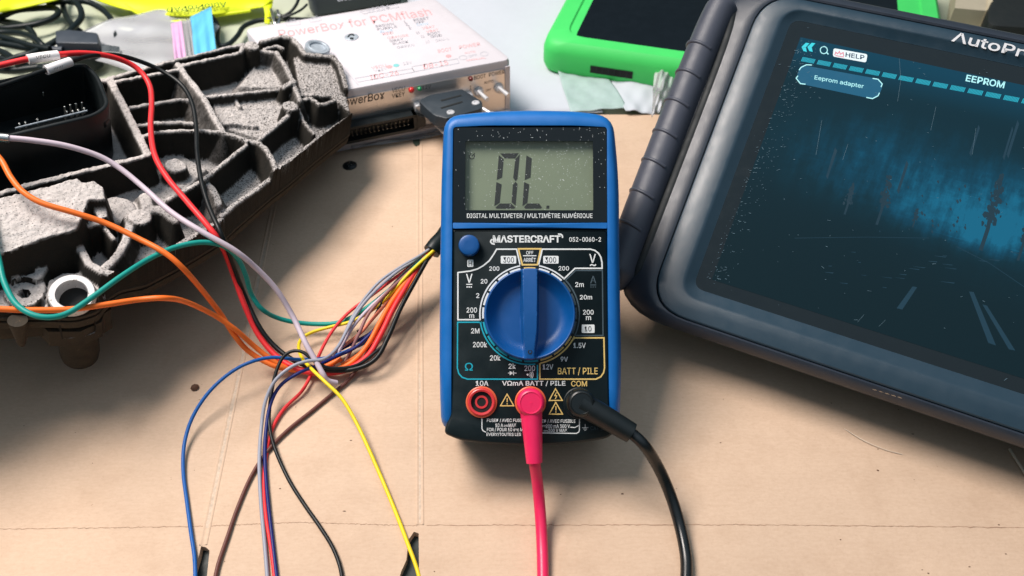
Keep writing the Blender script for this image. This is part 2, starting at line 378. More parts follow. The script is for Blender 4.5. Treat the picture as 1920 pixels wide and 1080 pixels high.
def crease(p, q, wmm, hmm, m='cardboard', jit=0., n=60, name='crease'):
    p, q = np.array(P(*p)), np.array(P(*q)); d = (q-p)/np.linalg.norm(q-p); s_ = np.cross(d, Z); mb = MB(); prof = [(-1, 0.02), (-.72, .9), (-.45, .25), (.45, .2), (.72, 1.), (1, .02)]
    loops = []
    for i in range(n+1):
        c = p+(q-p)*i/n+s_*jit*rng.normal()
        loops.append([c+s_*wmm/2*a+Z*(hmm*b) for a, b in prof])
    mb.loft(loops, False, False, close=False); mb.build(name, m, card, angle=180)
mat('crease_shade', (.50, .345, .25), .85, var=.15, vs=.3)
mat('crease_line', (.34, .21, .14), .85, var=.3, vs=.3)
crease((787, 268), (787.5, 984), 3.2, .50); crease((516, 372), (381, 1022), 3.2, .50)
mat('crease_worn', (.55, .43, .33), .9, var=.25, vs=.5)
def hair(pts, wmm, m, jit=.12, n=90, z=.06):
    w_ = [P(*q) for q in pts]; mb = MB(); A = []; B = []
    for k in range(len(w_)-1):
        for i in range(n):
            c = w_[k]+(w_[k+1]-w_[k])*i/n+Y*jit*rng.normal(); ww = wmm*(.4+.9*rng.random())/2
            A.append(c+Y*ww+Z*z); B.append(c-Y*ww+Z*z)
    k = len(A); mb.add(A+B, [(i, i+1, k+i+1, k+i) for i in range(k-1)]); mb.build('fold_line', m, card)
hair([(-60, 993), (375, 987), (560, 979), (784, 986)], .28, 'crease_line'); hair([(800, 985), (1400, 984), (1980, 990)], .34, 'crease_line')
def worn(p, q, wmm, n=140):
    a, b = P(*p, .13), P(*q, .13); d = (b-a)/np.linalg.norm(b-a); s_ = np.cross(d, Z); mb = MB(); V = []
    for i in range(n+1):
        c = a+(b-a)*i/n; V.append(c-s_*wmm/2*rng.uniform(.5, 1.1)); V.append(c+s_*wmm/2*rng.uniform(.5, 1.1))
    mb.add(V, [(2*i, 2*i+1, 2*i+3, 2*i+2) for i in range(n)]); mb.build('worn_fold', 'crease_worn', card)
worn((500, 450), (388, 990), 1.5); worn((787, 700), (787.4, 980), 1.1)
hair([(560, 292), (700, 288), (850, 293)], .4, 'crease_shade', .05)
mb = MB()
for i in range(75):
    u, v = rng.uniform(0, 1920), rng.uniform(240, 1080); c = P(u, v); r = rng.uniform(.10, .30)*(1 if rng.random() < .9 else 1.8); a = rng.uniform(0, 6.28); el = rng.uniform(1, 2.6)
    mb.poly([c+Z*.09+r*(X*math.cos(t+a)*el+Y*math.sin(t+a))*rng.uniform(.6, 1.1) for t in np.arange(0, 6.28, 1.05)])
o = mb.build('speck', 'crumb', card); o['kind'] = 'stuff'
mb = MB(); mb.loft([[(x, y, -3.9) for x, y in ((-230, -60), (60, -60), (60, 175), (-230, 175))], [(x, y, -3.4) for x, y in ((-230, -60), (60, -60), (60, 175), (-230, 175))]])
tag(mb.build('dark_mat', 'dark_mat'), 'black scuffed mat showing through the two slots of the cardboard', 'mat')

# ------------------------------------------------------------------ digital multimeter
tl_ = math.radians(40)
M = Plane(CP+314*ray(993, 525)/np.linalg.norm(ray(993, 525)), (1, 0, 0), (0, -math.sin(tl_), math.cos(tl_)))
n = M.n
meter = thing('digital_multimeter', M.w(0, -60, -31)*np.array([1, 1, 0]), 'blue and black digital multimeter propped upright on the cardboard, display showing OL', 'multimeter')
c6, c7, c8 = crop(800, 190, 3.2737), crop(800, 420, 4.1526), crop(800, 660, 4.3636)
OUT = [(833, 219), (905, 210), (995, 207), (1085, 209), (1149, 219), (1160, 330), (1162, 540), (1165, 700), (1161, 800), (1080, 818), (910, 818), (827, 808), (824, 690), (825, 520), (828, 330)]
RO = [30, 60, 60, 60, 34, 80, 80, 60, 26, 40, 40, 26, 60, 80, 80]
INN = [(850, 239), (905, 236), (995, 236), (1085, 236), (1138, 239), (1138, 330), (1139, 540), (1141, 700), (1143, 797), (1080, 800), (910, 800), (846, 797), (847, 690), (848, 520), (849, 330)]
ol = rpoly(OUT, RO, 5); il = rpoly(INN, [6, 20, 20, 20, 6, 20, 20, 20, 6, 20, 20, 6, 20, 20, 20], 5)
at = lambda lp, h: np.array([M(u, v, h) for u, v in lp])
dn = lambda lp, h: at(lp, -4)+n*(h+4)                      # straight extrusion of the silhouette
mb = MB()
mid = lambda k: ol+(il-ol)*k
at0 = at; at = lambda lp, h: at0(lp, h)-n*(3.2*((np.asarray(lp)[:, 1]-772)/30).clip(0, 1)[:, None])
mb.loft([dn(ol, -20), dn(ol, -4), at(mid(.10), -1.9), at(mid(.24), -.7), at(mid(.45), 0), at(mid(.80), .25), at(mid(.96), .1), at(il, -.5), at(il, -2.2)], False, False)
at = at0
bar = rpoly([(849, 419), (994, 420), (1139, 419), (1139, 430), (994, 429), (849, 430)], 2, 2)
mb.prism(at(bar, -2), n*2.0, .5)
mb.build('holster', 'blue_shell', meter)
mb = MB(); bk = inset(ol, 3)
mb.loft([dn(inset(ol, 16), -30), dn(inset(ol, 9), -29.6), dn(inset(ol, 4), -27), dn(bk, -20), dn(bk, -5)], True, False); mb.build('back_case', 'meter_black', meter)
# dark front panel: flat face, flaring over the lower end of the case
mb = MB(); fp = rpoly([(849, 430), (1139, 430), (1143, 778), (1158, 806), (1140, 822), (1075, 832), (1000, 836), (920, 833), (862, 826), (832, 813), (836, 795), (846, 776)], [2, 2, 40, 12, 30, 40, 60, 60, 40, 12, 12, 40], 4)
mb.loft([dn(fp, -26), dn(fp, -5), at(inset(fp, .5), -2), at(inset(fp, 2), -.4), at(inset(fp, 4.5), 0)], True, True); mb.build('front_panel', 'meter_black', meter)
# display window: a glossy frame round a sunken liquid-crystal plate
bz = rpoly([(850, 238), (1138, 238), (1139, 418), (848, 418)], 5, 3); wn = rpoly([c6(238, 244), c6(1020, 244), c6(1022, 668), c6(236, 668)], 2, 3)
mb = MB(); mb.loft([at(bz, -2), at(bz, -.6), at(inset(bz, 1), -.35), at(wn, -.35), at(wn, -3.0)], False, False); mb.build('display_frame', 'bezel_black', meter)
mb = MB(); mb.poly(at(inset(wn, -6), -3.2)); lcd = mb.build('display', 'lcd_glass', meter)
ML = lambda u, v, h=0: M(u, v, -3.2+h)
mb = MB(); sg = lambda *q: mb.poly([ML(*c6(q[i], q[i+1]), .1) for i in range(0, len(q), 2)])
sg(452, 320, 565, 318, 543, 350, 478, 350); sg(443, 330, 473, 355, 463, 467, 430, 482); sg(572, 325, 557, 476, 546, 490, 531, 470, 544, 355)
sg(428, 495, 460, 510, 448, 622, 415, 643); sg(545, 493, 557, 506, 546, 640, 521, 620, 529, 513); sg(450, 627, 518, 627, 545, 652, 535, 658, 430, 658, 422, 652)
sg(612, 332, 645, 350, 637, 468, 602, 482); sg(598, 495, 630, 510, 618, 622, 588, 643); sg(618, 627, 690, 627, 708, 652, 700, 658, 606, 658, 598, 650); sg(736, 640, 753, 640, 752, 658, 734, 658)
arc(mb, c6(277, 337), 4.2, 5.8, 100, 405, ML, .1); stroke(mb, [c6(277, 337), c6(296, 318)], 1.6, ML, h=.1)
mb.build('digit_segment', 'lcd_ink', lcd)
mb = MB(); mb.poly(at(inset(wn, -1), -.55)); pane = mb.build('display_pane', 'clear_pane', meter)
mb = MB()
for i in range(330):
    u, v = rng.uniform(852, 1136), 240+178*rng.random()**1.3
    if rng.random() < .35: u, v = rng.normal(1040, 45), rng.normal(330, 40)
    if not (852 < u < 1136 and 240 < v < 396): continue
    a = rng.uniform(0, 3.14); l = .75*rng.choice([.45, .6, .8, 1.1, 2.6], p=[.4, .3, .18, .09, .03]); t = .42 if l < 1.2 else .4
    d = np.array([math.cos(a), math.sin(a)]); q = np.array([-d[1], d[0]])
    mb.poly([M(*(np.array([u, v])+d*l*x+q*t*y), -.28) for x, y in ((-1, -1), (1, -1), (1, 1), (-1, 1))])
o = mb.build('dust', 'dust', pane); o['kind'] = 'stuff'

# printed markings
wh, ye, cy, gr, dk = MB(), MB(), MB(), MB(), MB()
T = lambda mb, s, cr, *b, bold=.012, **k: text(mb, s, M, cr(*b), bold=bold, **k)
T(wh, 'DIGITAL MULTIMETER / MULTIMÈTRE NUMÉRIQUE', c6, 247, 680, 1018, 720, bold=.010, h=-.2)
DC = (993, 590)
def dashes(mb, bounds):
    for a, b in zip(bounds, bounds[1:]): arc(mb, DC, 85.6, 89.3, a-1.4, b+1.4, M)
dashes(wh, [186, 169.6, 151, 133.5, 116.3, 100]); dashes(wh, [80, 63.6, 45.5]); dashes(gr, [45.5, 28, 10.4, -7, -25]); dashes(ye, [-26, -42.2, -60, -78]); dashes(cy, [282, 262, 242.8, 223, 205.6, 187.5]); dashes(ye, [98.5, 81.5])
for mb_, a, b in ((wh, 186.5, 101), (wh, 79, 46), (gr, 44.5, -25), (ye, -26, -77.5), (cy, 188, 276.5)): arc(mb_, DC, 92.0, 94.6, a, b, M)
L7 = lambda *q: [c7(q[i], q[i+1]) for i in range(0, len(q), 2)]
L8 = lambda *q: [c8(q[i], q[i+1]) for i in range(0, len(q), 2)]
stroke(wh, L7(727, 316, 700, 196, 545, 196, 522, 236, 488, 285, 440, 325, 395, 350, 340, 366, 243, 378, 243, 745, 418, 745), 2.6, M)
stroke(wh, L7(872, 316, 900, 196, 1275, 196, 1310, 206, 1338, 228, 1356, 258, 1365, 300, 1366, 345, 1155, 345, 1066, 430), 2.6, M)
stroke(gr, L7(1078, 440, 1160, 362, 1368, 362, 1373, 868, 1148, 868), 2.2, M)
stroke(ye, L7(1140, 900, 1150, 887, 1380, 886)+L8(1455, 130, 1448, 168, 1425, 202, 1385, 222, 926, 222, 926, 92), 2.6, M)
stroke(cy, L7(428, 765, 241, 765)+L8(251, 130, 262, 175, 290, 207, 335, 222, 906, 222, 906, 104), 2.4, M)
stroke(ye, L7(714, 193, 888, 193, 862, 317, 745, 317), 3, M, True); stroke(wh, L7(750, 247, 854, 247), 1.8, M)
for b in ((577, 248, 697, 308), (907, 248, 1027, 308), (1207, 783, 1307, 848), (316, 278, 364, 334)): rect(wh, c7(*b), M, r=2)
for s, b in (('300', (596, 258, 680, 300)), ('300', (922, 258, 1008, 300)), ('10', (1230, 796, 1283, 836)), ('H', (326, 288, 353, 324))): T(dk, s, c7, *b, h=.2, bold=.005)
for s, *b in (('200', 487, 330, 566, 364), ('20', 421, 428, 473, 464), ('2', 385, 538, 410, 576), ('200', 311, 650, 392, 690), ('m', 332, 703, 370, 732), ('200', 1027, 328, 1108, 362), ('2m', 1157, 452, 1223, 490),
              ('20m', 1193, 552, 1288, 588), ('200', 1217, 668, 1300, 706), ('m', 1240, 718, 1280, 748), ('1.5V', 1143, 925, 1238, 966), ('2M', 346, 812, 411, 852), ('200k', 360, 918, 470, 960), ('20k', 493, 1022, 575, 1063),
              ('9V', 1043, 1033, 1100, 1070), ('V', 306, 388, 357, 458), ('V', 1266, 233, 1318, 303), ('~', 1270, 312, 1320, 328), ('OFF', 775, 210, 830, 238), ('ARRÊT', 753, 256, 850, 295)): T(wh, s, c7, *b, bold=.02)
T(wh, '052-0060-2', c7, 1110, 102, 1357, 138, bold=.018)
T(wh, 'MASTERCRAFT', c7, 515, 88, 1042, 145, bold=.05)
stroke(wh, L7(512, 118, 500, 128, 498, 140, 508, 152, 530, 158), 2.6, M); stroke(wh, L7(1022, 78, 1045, 80, 1056, 90, 1058, 108), 2.6, M)
rect(wh, c7(308, 466, 355, 474), M); [rect(wh, c7(x, 485, x+11, 495), M) for x in (310, 326, 342)]
T(gr, 'A', c7, 1273, 405, 1320, 462); rect(gr, c7(1273, 471, 1320, 478), M); [rect(gr, c7(x, 487, x+9, 494), M) for x in (1275, 1292, 1309)]
for s, *b in (('2k', 670, 95, 730, 137), ('200', 800, 110, 887, 156), ('12V', 950, 100, 1035, 143), ('10A', 402, 235, 505, 277), ('VΩmA BATT / PILE', 617, 235, 1135, 280)): T(wh, s, c8, *b, bold=.02)
T(ye, 'BATT / PILE', c8, 1073, 126, 1400, 190, bold=.012); T(ye, 'COM', c8, 1182, 235, 1312, 282, bold=.015); T(cy, 'Ω', c8, 313, 88, 378, 152, bold=.008)
wh.poly([M(*c8(x, y), .12) for x, y in ((680, 155), (708, 172), (680, 190))]); stroke(wh, L8(666, 172, 734, 172), 1.1, M); stroke(wh, L8(710, 155, 710, 190), 1.4, M)
arc(wh, c8(826, 185), 0.01, 1.9, 0, 360, M)
for r in (4.2, 7, 9.8): arc(wh, c8(826, 185), r, r+1.2, -42, 42, M)
for tri in ((604, 440, 658, 345, 713, 440), (1002, 396, 1054, 300, 1110, 396), (1003, 508, 1056, 412, 1112, 508)):
    stroke(ye, L8(*tri), 1.9, M, True); cx = (tri[0]+tri[4])/2; y0 = tri[3]
    if y0 == 300: stroke(ye, L8(cx+6, y0+30, cx-8, y0+58, cx+8, y0+58, cx-4, y0+85), 1.5, M)
    else: stroke(ye, L8(cx, y0+32, cx, y0+66), 1.7, M); stroke(ye, L8(cx, y0+74, cx, y0+84), 1.7, M)
for s, *b in (('FUSED / AVEC FUSIBLE', 493, 545, 830, 576), ('10 A', 562, 585, 625, 615), ('MAX', 670, 585, 732, 615), ('FOR / POUR 10 sec MAX', 493, 620, 830, 652), ('EVERY/TOUTES LES', 490, 660, 772, 690),
              ('FUSED / AVEC FUSIBLE', 885, 550, 1218, 583), ('200 mA 300 V', 975, 592, 1172, 622), ('300 V MAX', 995, 627, 1150, 656)): T(wh, s, c8, *b, bold=.02)
for x0, y0 in ((632, 597), (945, 600), (958, 640)):
    rect(wh, c8(x0, y0, x0+34, y0+4), M); [rect(wh, c8(x0+k, y0+9, x0+k+8, y0+13), M) for k in (0, 13, 26)]
stroke(wh, L8(452, 540, 452, 625, 460, 643, 484, 656), 1.8, M); stroke(wh, L8(1250, 548, 1250, 640, 1243, 656, 1225, 666, 945, 662), 1.8, M); stroke(wh, L8(1175, 615, 1212, 618, 1248, 600), 1.6, M)
stroke(wh, L8(1297, 590, 1297, 617), 1.1, M); [stroke(wh, L8(1297-k, y, 1297+k, y), 1.1, M) for k, y in ((25, 619), (15, 630), (7, 640))]
T(gr, 'CAT II', c8, 1340, 607, 1450, 640, bold=.0)
for mb_, m in ((wh, 'print_white'), (ye, 'print_yellow'), (cy, 'print_cyan'), (gr, 'print_grey'), (dk, 'print_dark')): mb_.build('printed_marking', m, meter, smooth=False)

def disc(mb, u, v, prof, pl=M, n_=48, cap0=True, cap1=True):
    mb.lathe(pl(u, v, 0), pl.ex, pl.ey, pl.n, prof, n_, cap0, cap1)
pm = 1/4.905                                               # mm per photo pixel on the meter's face
mb = MB(); disc(mb, *c7(332, 172), [(4.0, -.5), (4.0, 2.4), (3.75, 3.1), (3.2, 3.35), (1.5, 3.3)]); mb.build('hold_button', 'blue_knob', meter)
# rotary selector: two scooped bowls either side of a tapering grip
mb = MB(); R0 = 17.1; nr, na = 64, 288; V = []
def knob_h(x, y, r):
    rim = 5.4; q_ = min(1, max(0, (R0-.7-r)/5.5)); sc_ = rim-4.9*(1-(1-q_)**2.0)-.02*y
    hw = 2.65-0.5*((y-16)/33)**2-(.7 if y < -6 else 0)*min(1, (-6-y)/8)
    k = min(1, max(0, (abs(x)-hw)/.9)); k = k*k*(3-2*k)
    top = 8.0-.0035*y*y
    edge = min(1, max(0, (R0-r)/.5)); e2 = math.sqrt(max(0, 1-(1-edge)**2))
    return max(.35, (top*(1-k)+sc_*k)-.8*(1-e2))
for i in range(nr+1):
    r = R0*(i/nr)**.8
    for j in range(na): a = 2*math.pi*j/na; x, y = r*math.cos(a), r*math.sin(a); V.append(M(*DC, 0)+M.ex*x+M.ey*y+n*knob_h(x, y, r))
F = [(i*na+j, i*na+(j+1) % na, (i+1)*na+(j+1) % na, (i+1)*na+j) for i in range(nr) for j in range(na)]
for j in range(na): a = 2*math.pi*j/na; V.append(M(*DC, 0)+M.ex*R0*1.02*math.cos(a)+M.ey*R0*1.02*math.sin(a)+n*0)
F += [(nr*na+j, nr*na+(j+1) % na, (nr+1)*na+(j+1) % na, (nr+1)*na+j) for j in range(na)]
mb.add(V, F); knob = mb.build('rotary_knob', 'blue_knob', meter, angle=60)
mb = MB(); kc = M(*DC, 0)-M.ey*14.2; mb.lathe(kc+n*(knob_h(0, -14.2, 14.2)+.06), M.ex, M.ey, n, [(.45, 0), (.85, 0)], 20, False, False); mb.build('pointer_mark', 'hole_black', knob)
def socket(u, v, m, rim=True):
    mb = MB(); disc(mb, u, v, [(5.9, -.5), (5.9, .7), (5.5, 1.0), (5.2, .9)], cap0=False, cap1=False); s_ = mb.build('socket', 'socket_orange' if m == 'socket_red' else m, meter)
    mb = MB(); disc(mb, u, v, [(5.2, .85), (5.1, 1.5), (4.7, 1.7), (4.0, 1.5), (3.9, -1.0)], cap0=False, cap1=False); disc(mb, u, v, [(2.5, -.5), (2.45, .5), (1.7, .5), (1.6, -.8)], cap0=False, cap1=False); mb.build('collar', m, s_)
    mb = MB(); disc(mb, u, v, [(5.6, .2), (.05, .2)], cap0=False); mb.build('socket_hole', 'hole_black', s_)
socket(*c8(449, 409), 'socket_red'); socket(*c8(849, 409), 'socket_red'); socket(*c8(1245, 417), 'meter_black')
# rear tilt stand
mb = MB(); q = [M.w(-24, 20, -29), M.w(24, 20, -29), np.array([30, 296, 0]), np.array([-16, 296, 0])]
mb.prism(q, (0, 3, 1.0)); mb.build('tilt_stand', 'meter_black', meter)

# ------------------------------------------------------------------ test leads
def lead(u, v, tip, m, mc, path, label, rb, r):
    t = thing('test_lead', M(u, v, 0), label, 'test lead')
    mb = MB(); c = M(u, v, 0)
    mb.lathe(c, M.ex, M.ey, n, [(4.7, 1.2), (5.1, 2), (5.15, 7.2), (4.9, 8.4), (4.2, 9.1), (3.9, 9.2), (3.7, 8.95), (1.0, 9.0)], 44)
    e = M(*tip, 5.0); d = e-(c+n*4.8); bp = [c+n*4.8+d*k for k in np.linspace(0, 1, 14)]
    mb.tube(bp, [rb[0]+(rb[1]-rb[0])*k for k in np.linspace(0, 1, 14)], 24); mb.build('plug', m, t)
    pw = [P(*q) for q in path]; k = pw[-1]-pw[-2]; k = k/np.linalg.norm(k); k[2] = 0
    cp = spline([e-d*.2, e-d*.02]+pw+[pw[-1]+k*30, pw[-1]+k*62], 14); mb = MB(); mb.tube(cp, r, 16); mb.build('cable', mc, t)
lead(*c8(848, 405), (1002, 868), 'plug_red', 'cable_red', [(1007, 900, 17), (1012, 950, 9), (1016, 1010, 4.2), (1018, 1070, 2.6), (1018, 1150, 2.5)], 'pinkish red test lead plugged into the middle socket of the multimeter', (4.3, 3.0), 2.15)
lead(*c8(1250, 410), (1184, 812), 'plug_black', 'cable_black', [(1208, 835, 29), (1232, 872, 20), (1254, 920, 11.5), (1272, 975, 5.5), (1285, 1035, 3), (1287, 1080, 2.6), (1282, 1150, 2.5)], 'black test lead plugged into the right socket of the multimeter', (4.7, 3.9), 2.2)

# ------------------------------------------------------------------ tablet
tn = np.array((-0.24022592, -0.4879662, 0.83915463))
TB = Plane((79.566, 249.068, 36.544), (0.8971733, -0.4416787, 0), tn)
tab = thing('diagnostic_tablet', TB.w(80, -20, -28)*np.array([1, 1, 0]), 'rugged dark diagnostic tablet leaning back with a lit blue screen and rubber side grip', 'tablet')
W, Hh = 205., 129.5
def rl(a0, b0, a1, b1, r, h, seg=8): return np.array([TB.w(a, b, h) for a, b in rpoly([(a0, b0), (a1, b0), (a1, b1), (a0, b1)], r, seg)])
mb = MB()                                                   # rubber body under the face plate
mb.loft([rl(-24, -10, W+24, 141, 22, -31), rl(-31, -14.5, W+31, 145.5, 26, -27), rl(-36, -18.2, W+36, 147.5, 28, -16), rl(-36, -20.2, W+36, 147.5, 28, -6), rl(-34, -20.6, W+34, 147, 27, -2.8), rl(-30, -20.2, W+30, 145.5, 25, -1.0),
         rl(-22.5, -18.2, W+22.5, 142.6, 22, 1.4), rl(-19.0, -17.0, W+19.0, 141.4, 19, 1.9), rl(-17.6, -16.3, W+17.6, 140.6, 18, 1.4), rl(-17.6, -16.3, W+17.6, 140.6, 18, -2)], True, False)
body = mb.build('rubber_shell', 'rubber', tab)
mb = MB()                                                   # face plate sloping down to the glass
mb.loft([rl(-17.2, -16.0, W+17.2, 140.2, 18, .2), rl(-17.1, -15.9, W+17.1, 140.1, 18, 1.5), rl(-16.4, -15.3, W+16.4, 139.6, 17, 2.0), rl(-12, -11.5, W+12, 137.4, 14, 2.7), rl(-7.0, -8.0, W+7.0, 134.8, 11, 3.0), rl(-6.0, -7.0, W+6.0, 134.2, 10, 2.8), rl(-5.4, -6.4, W+5.4, 133.8, 9, 2.5), rl(-2.2, -2.0, W+2.2, 131.0, 5, .3), rl(-1.8, -1.6, W+1.8, 130.6, 5, .1), rl(-1.8, -1.6, W+1.8, 130.6, 5, -1)], False, False)
mb.build('face_plate', 'face_plate', tab, angle=28)
mb = MB(); mb.poly(rl(-1.9, -1.7, W+1.9, 130.7, 5, 0)); glass = mb.build('glass', 'tablet_glass', tab)
x0, x1, y0, y1 = 4.6, W-4.6, 4.2, 122.8
mb = MB(); mb.poly([TB.w(a, b, .1) for a, b in ((x0, y0), (x1, y0), (x1, y1), (x0, y1))]); disp = mb.build('display', 'display_lit', glass)
uv = disp.data.uv_layers.new(name='UVMap')
for i, l in enumerate(disp.data.loops): uv.data[i].uv = ((0, 0), (1, 0), (1, 1), (0, 1))[l.vertex_index]
TM = TB.at; up_ = .2
c9 = crop(1480, 60, 4.3636)
cyn, pal, brs, btn, tre, hlp, pnk, ink, glo = (MB() for _ in range(9))
for dx in (0, 48):
    cyn.poly([TM(*c9(x+dx, y), up_) for x, y in ((100, 122), (135, 88), (165, 92), (135, 125), (143, 163), (115, 155))])
arc(pal, c9(282, 148), 5.8, 7.4, 0, 360, TM, up_); stroke(pal, [c9(302, 165), c9(320, 182)], 2.2, TM, h=up_)
hb = rpoly([c9(362, 132), c9(640, 182), c9(628, 250), c9(355, 200)], 4, 4); hlp.poly([TM(*q, up_) for q in hb])
text(ink, 'HELP', TM, bl=c9(458, 203), br=c9(612, 228), hp=8.5, lean=1, bold=.03, h=.3)
stroke(pnk, [c9(372, 190), c9(380, 165), c9(395, 178), c9(410, 160), c9(418, 182), c9(440, 168), c9(446, 198)], 2.2, TM, h=.3); stroke(pnk, [c9(378, 193), c9(446, 205)], 2, TM, h=.3)
A0, A1 = TB.ab(1503, 111), TB.ab(1920, 190)
k = 0.
while k < 1.75:                                             # the dashed rule under the title bar, each dash a row of small ticks
    for j in range(11):
        a = A0+(A1-A0)*(k+.0057*j); c_ = A0+(A1-A0)*(k+.0057*j+.0042)
        for q in (brs,): q.poly([TB.w(*a+np.array([0, d]), up_) for d in (-1.1, 1.1)][:1]+[TB.w(*c_+np.array([0, -1.1]), up_), TB.w(*c_+np.array([.2, 1.1]), up_), TB.w(*a+np.array([.2, 1.1]), up_)])
    k += .0762
bb = rpoly([c9(105, 270), c9(735, 385), c9(765, 440), c9(738, 510), c9(670, 545), c9(95, 425), c9(60, 375), c9(80, 300)], 6, 3); btn.poly([TM(*q, .16) for q in bb])
for q in ((185, 270, 140, 268, 95, 290, 80, 312), (70, 358, 56, 378, 90, 422, 132, 427), (682, 380, 725, 386, 760, 425, 750, 450), (738, 497, 725, 522, 680, 545, 630, 535)): stroke(pal, [c9(q[i], q[i+1]) for i in range(0, 8, 2)], 1.9, TM, h=up_)
text(pal, 'Eeprom adapter', TM, bl=c9(203, 395), br=c9(605, 470), hp=9.5, lean=1.5, bold=.012, h=.26)
text(pal, 'EEPROM', TM, bl=c9(1440, 402), br=c9(1755, 462), hp=12.5, lean=3, bold=.03, h=up_)
# the dim street picture behind the menu: trunks, kerb lines and wet reflections
ca = crop(1480, 200, 2.0773)
for x, y, hh, ww in ((340, 460, 190, 30), (745, 560, 290, 46), (480, 470, 70, 16), (215, 420, 120, 24), (890, 600, 200, 30)):
    stroke(tre, [ca(x, y), ca(x+hh*.10, y-hh*.3), ca(x+hh*.16, y-hh*.62)], ww*.16, TM, h=.142)
    for i in range(70):
        t = rng.uniform(.35, 1); cx_, cy_ = x+hh*(.05+.22*t)+rng.normal(0, ww*.42*(1.25-t)), y-hh*t; s_ = rng.uniform(.06, .24)*ww
        tre.poly([TM(*ca(cx_+s_*(.5+.7*rng.random())*math.cos(a), cy_+s_*1.5*(.5+.7*rng.random())*math.sin(a)), .14+.0003*i) for a in np.arange(0, 6.28, .8)])
for i in range(5):
    x, y = rng.uniform(150, 900), rng.uniform(20, 250); l = rng.uniform(40, 190); glo.poly([TM(*ca(*q), .131+.0003*i) for q in ((x, y), (x+rng.uniform(3, 9), y+l*.1), (x-l*.26+3, y+l), (x-l*.26-rng.uniform(0, 4), y+l*.9))])
stroke(glo, [ca(20, 512), ca(300, 508), ca(545, 512)], .8, TM, h=.15); stroke(glo, [ca(650, 545), ca(780, 610), ca(912, 700), ca(1100, 800)], 1.0, TM, h=.15)
for q in ((700, 720, 718, 722, 805, 930, 775, 920), (752, 770, 770, 775, 880, 950, 855, 945), (480, 700, 498, 703, 440, 790, 418, 785)):
    glo.poly([TM(*ca(q[i], q[i+1]), .13) for i in range(0, 8, 2)])
for i in range(40):
    a = rng.uniform(0, 6.28); r = rng.uniform(20, 230); x, y = 600+r*math.cos(a)*1.3, 490-abs(r*math.sin(a))*.9
    s_ = rng.uniform(1.5, 6); glo.poly([TM(*ca(x+s_*p, y+s_*q*1.6), .135+.0004*i) for p, q in ((-1, -.4), (.3, -1), (1, .2), (.2, .9))])
for i in range(22):
    x, y = rng.uniform(60, 900), rng.uniform(560, 720); l = rng.uniform(10, 60); s_ = rng.uniform(.8, 2)
    glo.poly([TM(*ca(*q), .137+.0004*i) for q in ((x, y), (x+l, y+l*.12-s_), (x+l*.9, y+l*.12+s_), (x+l*.1, y+s_))])
for mb_, nm, m in ((cyn, 'back_arrows', 'ui_cyan'), (pal, 'menu_lettering', 'ui_pale'), (brs, 'dashed_rule', 'ui_bar'), (btn, 'menu_button', 'ui_button'), (tre, 'tree_picture', 'ui_tree'), (glo, 'street_picture', 'ui_glow'), (hlp, 'help_button', 'ui_help'), (pnk, 'help_icon', 'ui_pink'), (ink, 'help_lettering', 'ui_ink')):
    mb_.build(nm, m, glass, smooth=False)
mb = MB()                                                   # dust, smears and scratches on the glass
for i in range(420):
    if rng.random() < .62: b = rng.uniform(2, 122); a = 2+abs(rng.normal(0, 5.5))+.02*b; 
    else: a, b = rng.uniform(0, W), rng.uniform(0, 128)
    an = rng.normal(.25, .5); l = rng.choice([.15, .3, .5, .9], p=[.45, .3, .17, .08])*.8; t = .07
    d = np.array([math.cos(an), math.sin(an)])*l; q = np.array([-math.sin(an), math.cos(an)])*t*rng.uniform(.6, 1.6)
    mb.poly([TB.w(*(np.array([a, b])+d*x+q*y), .45) for x, y in ((-1, -1), (1, -1), (1, 1), (-1, 1))])
for p_ in ([(1686, 110), (1689, 150), (1683, 190)], [(1608, 604), (1620, 590)], [(1648, 612), (1660, 600)], [(1541, 225), (1530, 290)], [(1830, 240), (1823, 290)], [(1755, 200), (1745, 245)], [(1590, 270), (1580, 300)]): stroke(mb, p_, .5, TM, h=.45)
mat('film_dust', (.07, .13, .17), .7); o = mb.build('dust', 'film_dust', glass); o['kind'] = 'stuff'
mb = MB(); text(mb, 'ΛutoProPAD', TB.at, bl=(1783, 77), br=(2030, 134), hp=18, lean=7, bold=.022, h=3.05); mb.build('lettering', 'logo_white', tab, smooth=False)
mb = MB(); fr = Plane(TB.w(0, -20.2, -8), TB.ex, -TB.ey)
for i in range(5): c = fr.at(1640+11.7*i, 731+3.6*i, .15); mb.lathe(c, fr.ex, fr.ey, fr.n, [(.9, 0), (.05, .05)], 10, False, True)
mb.build('contact_pin', 'brass_pin', tab)
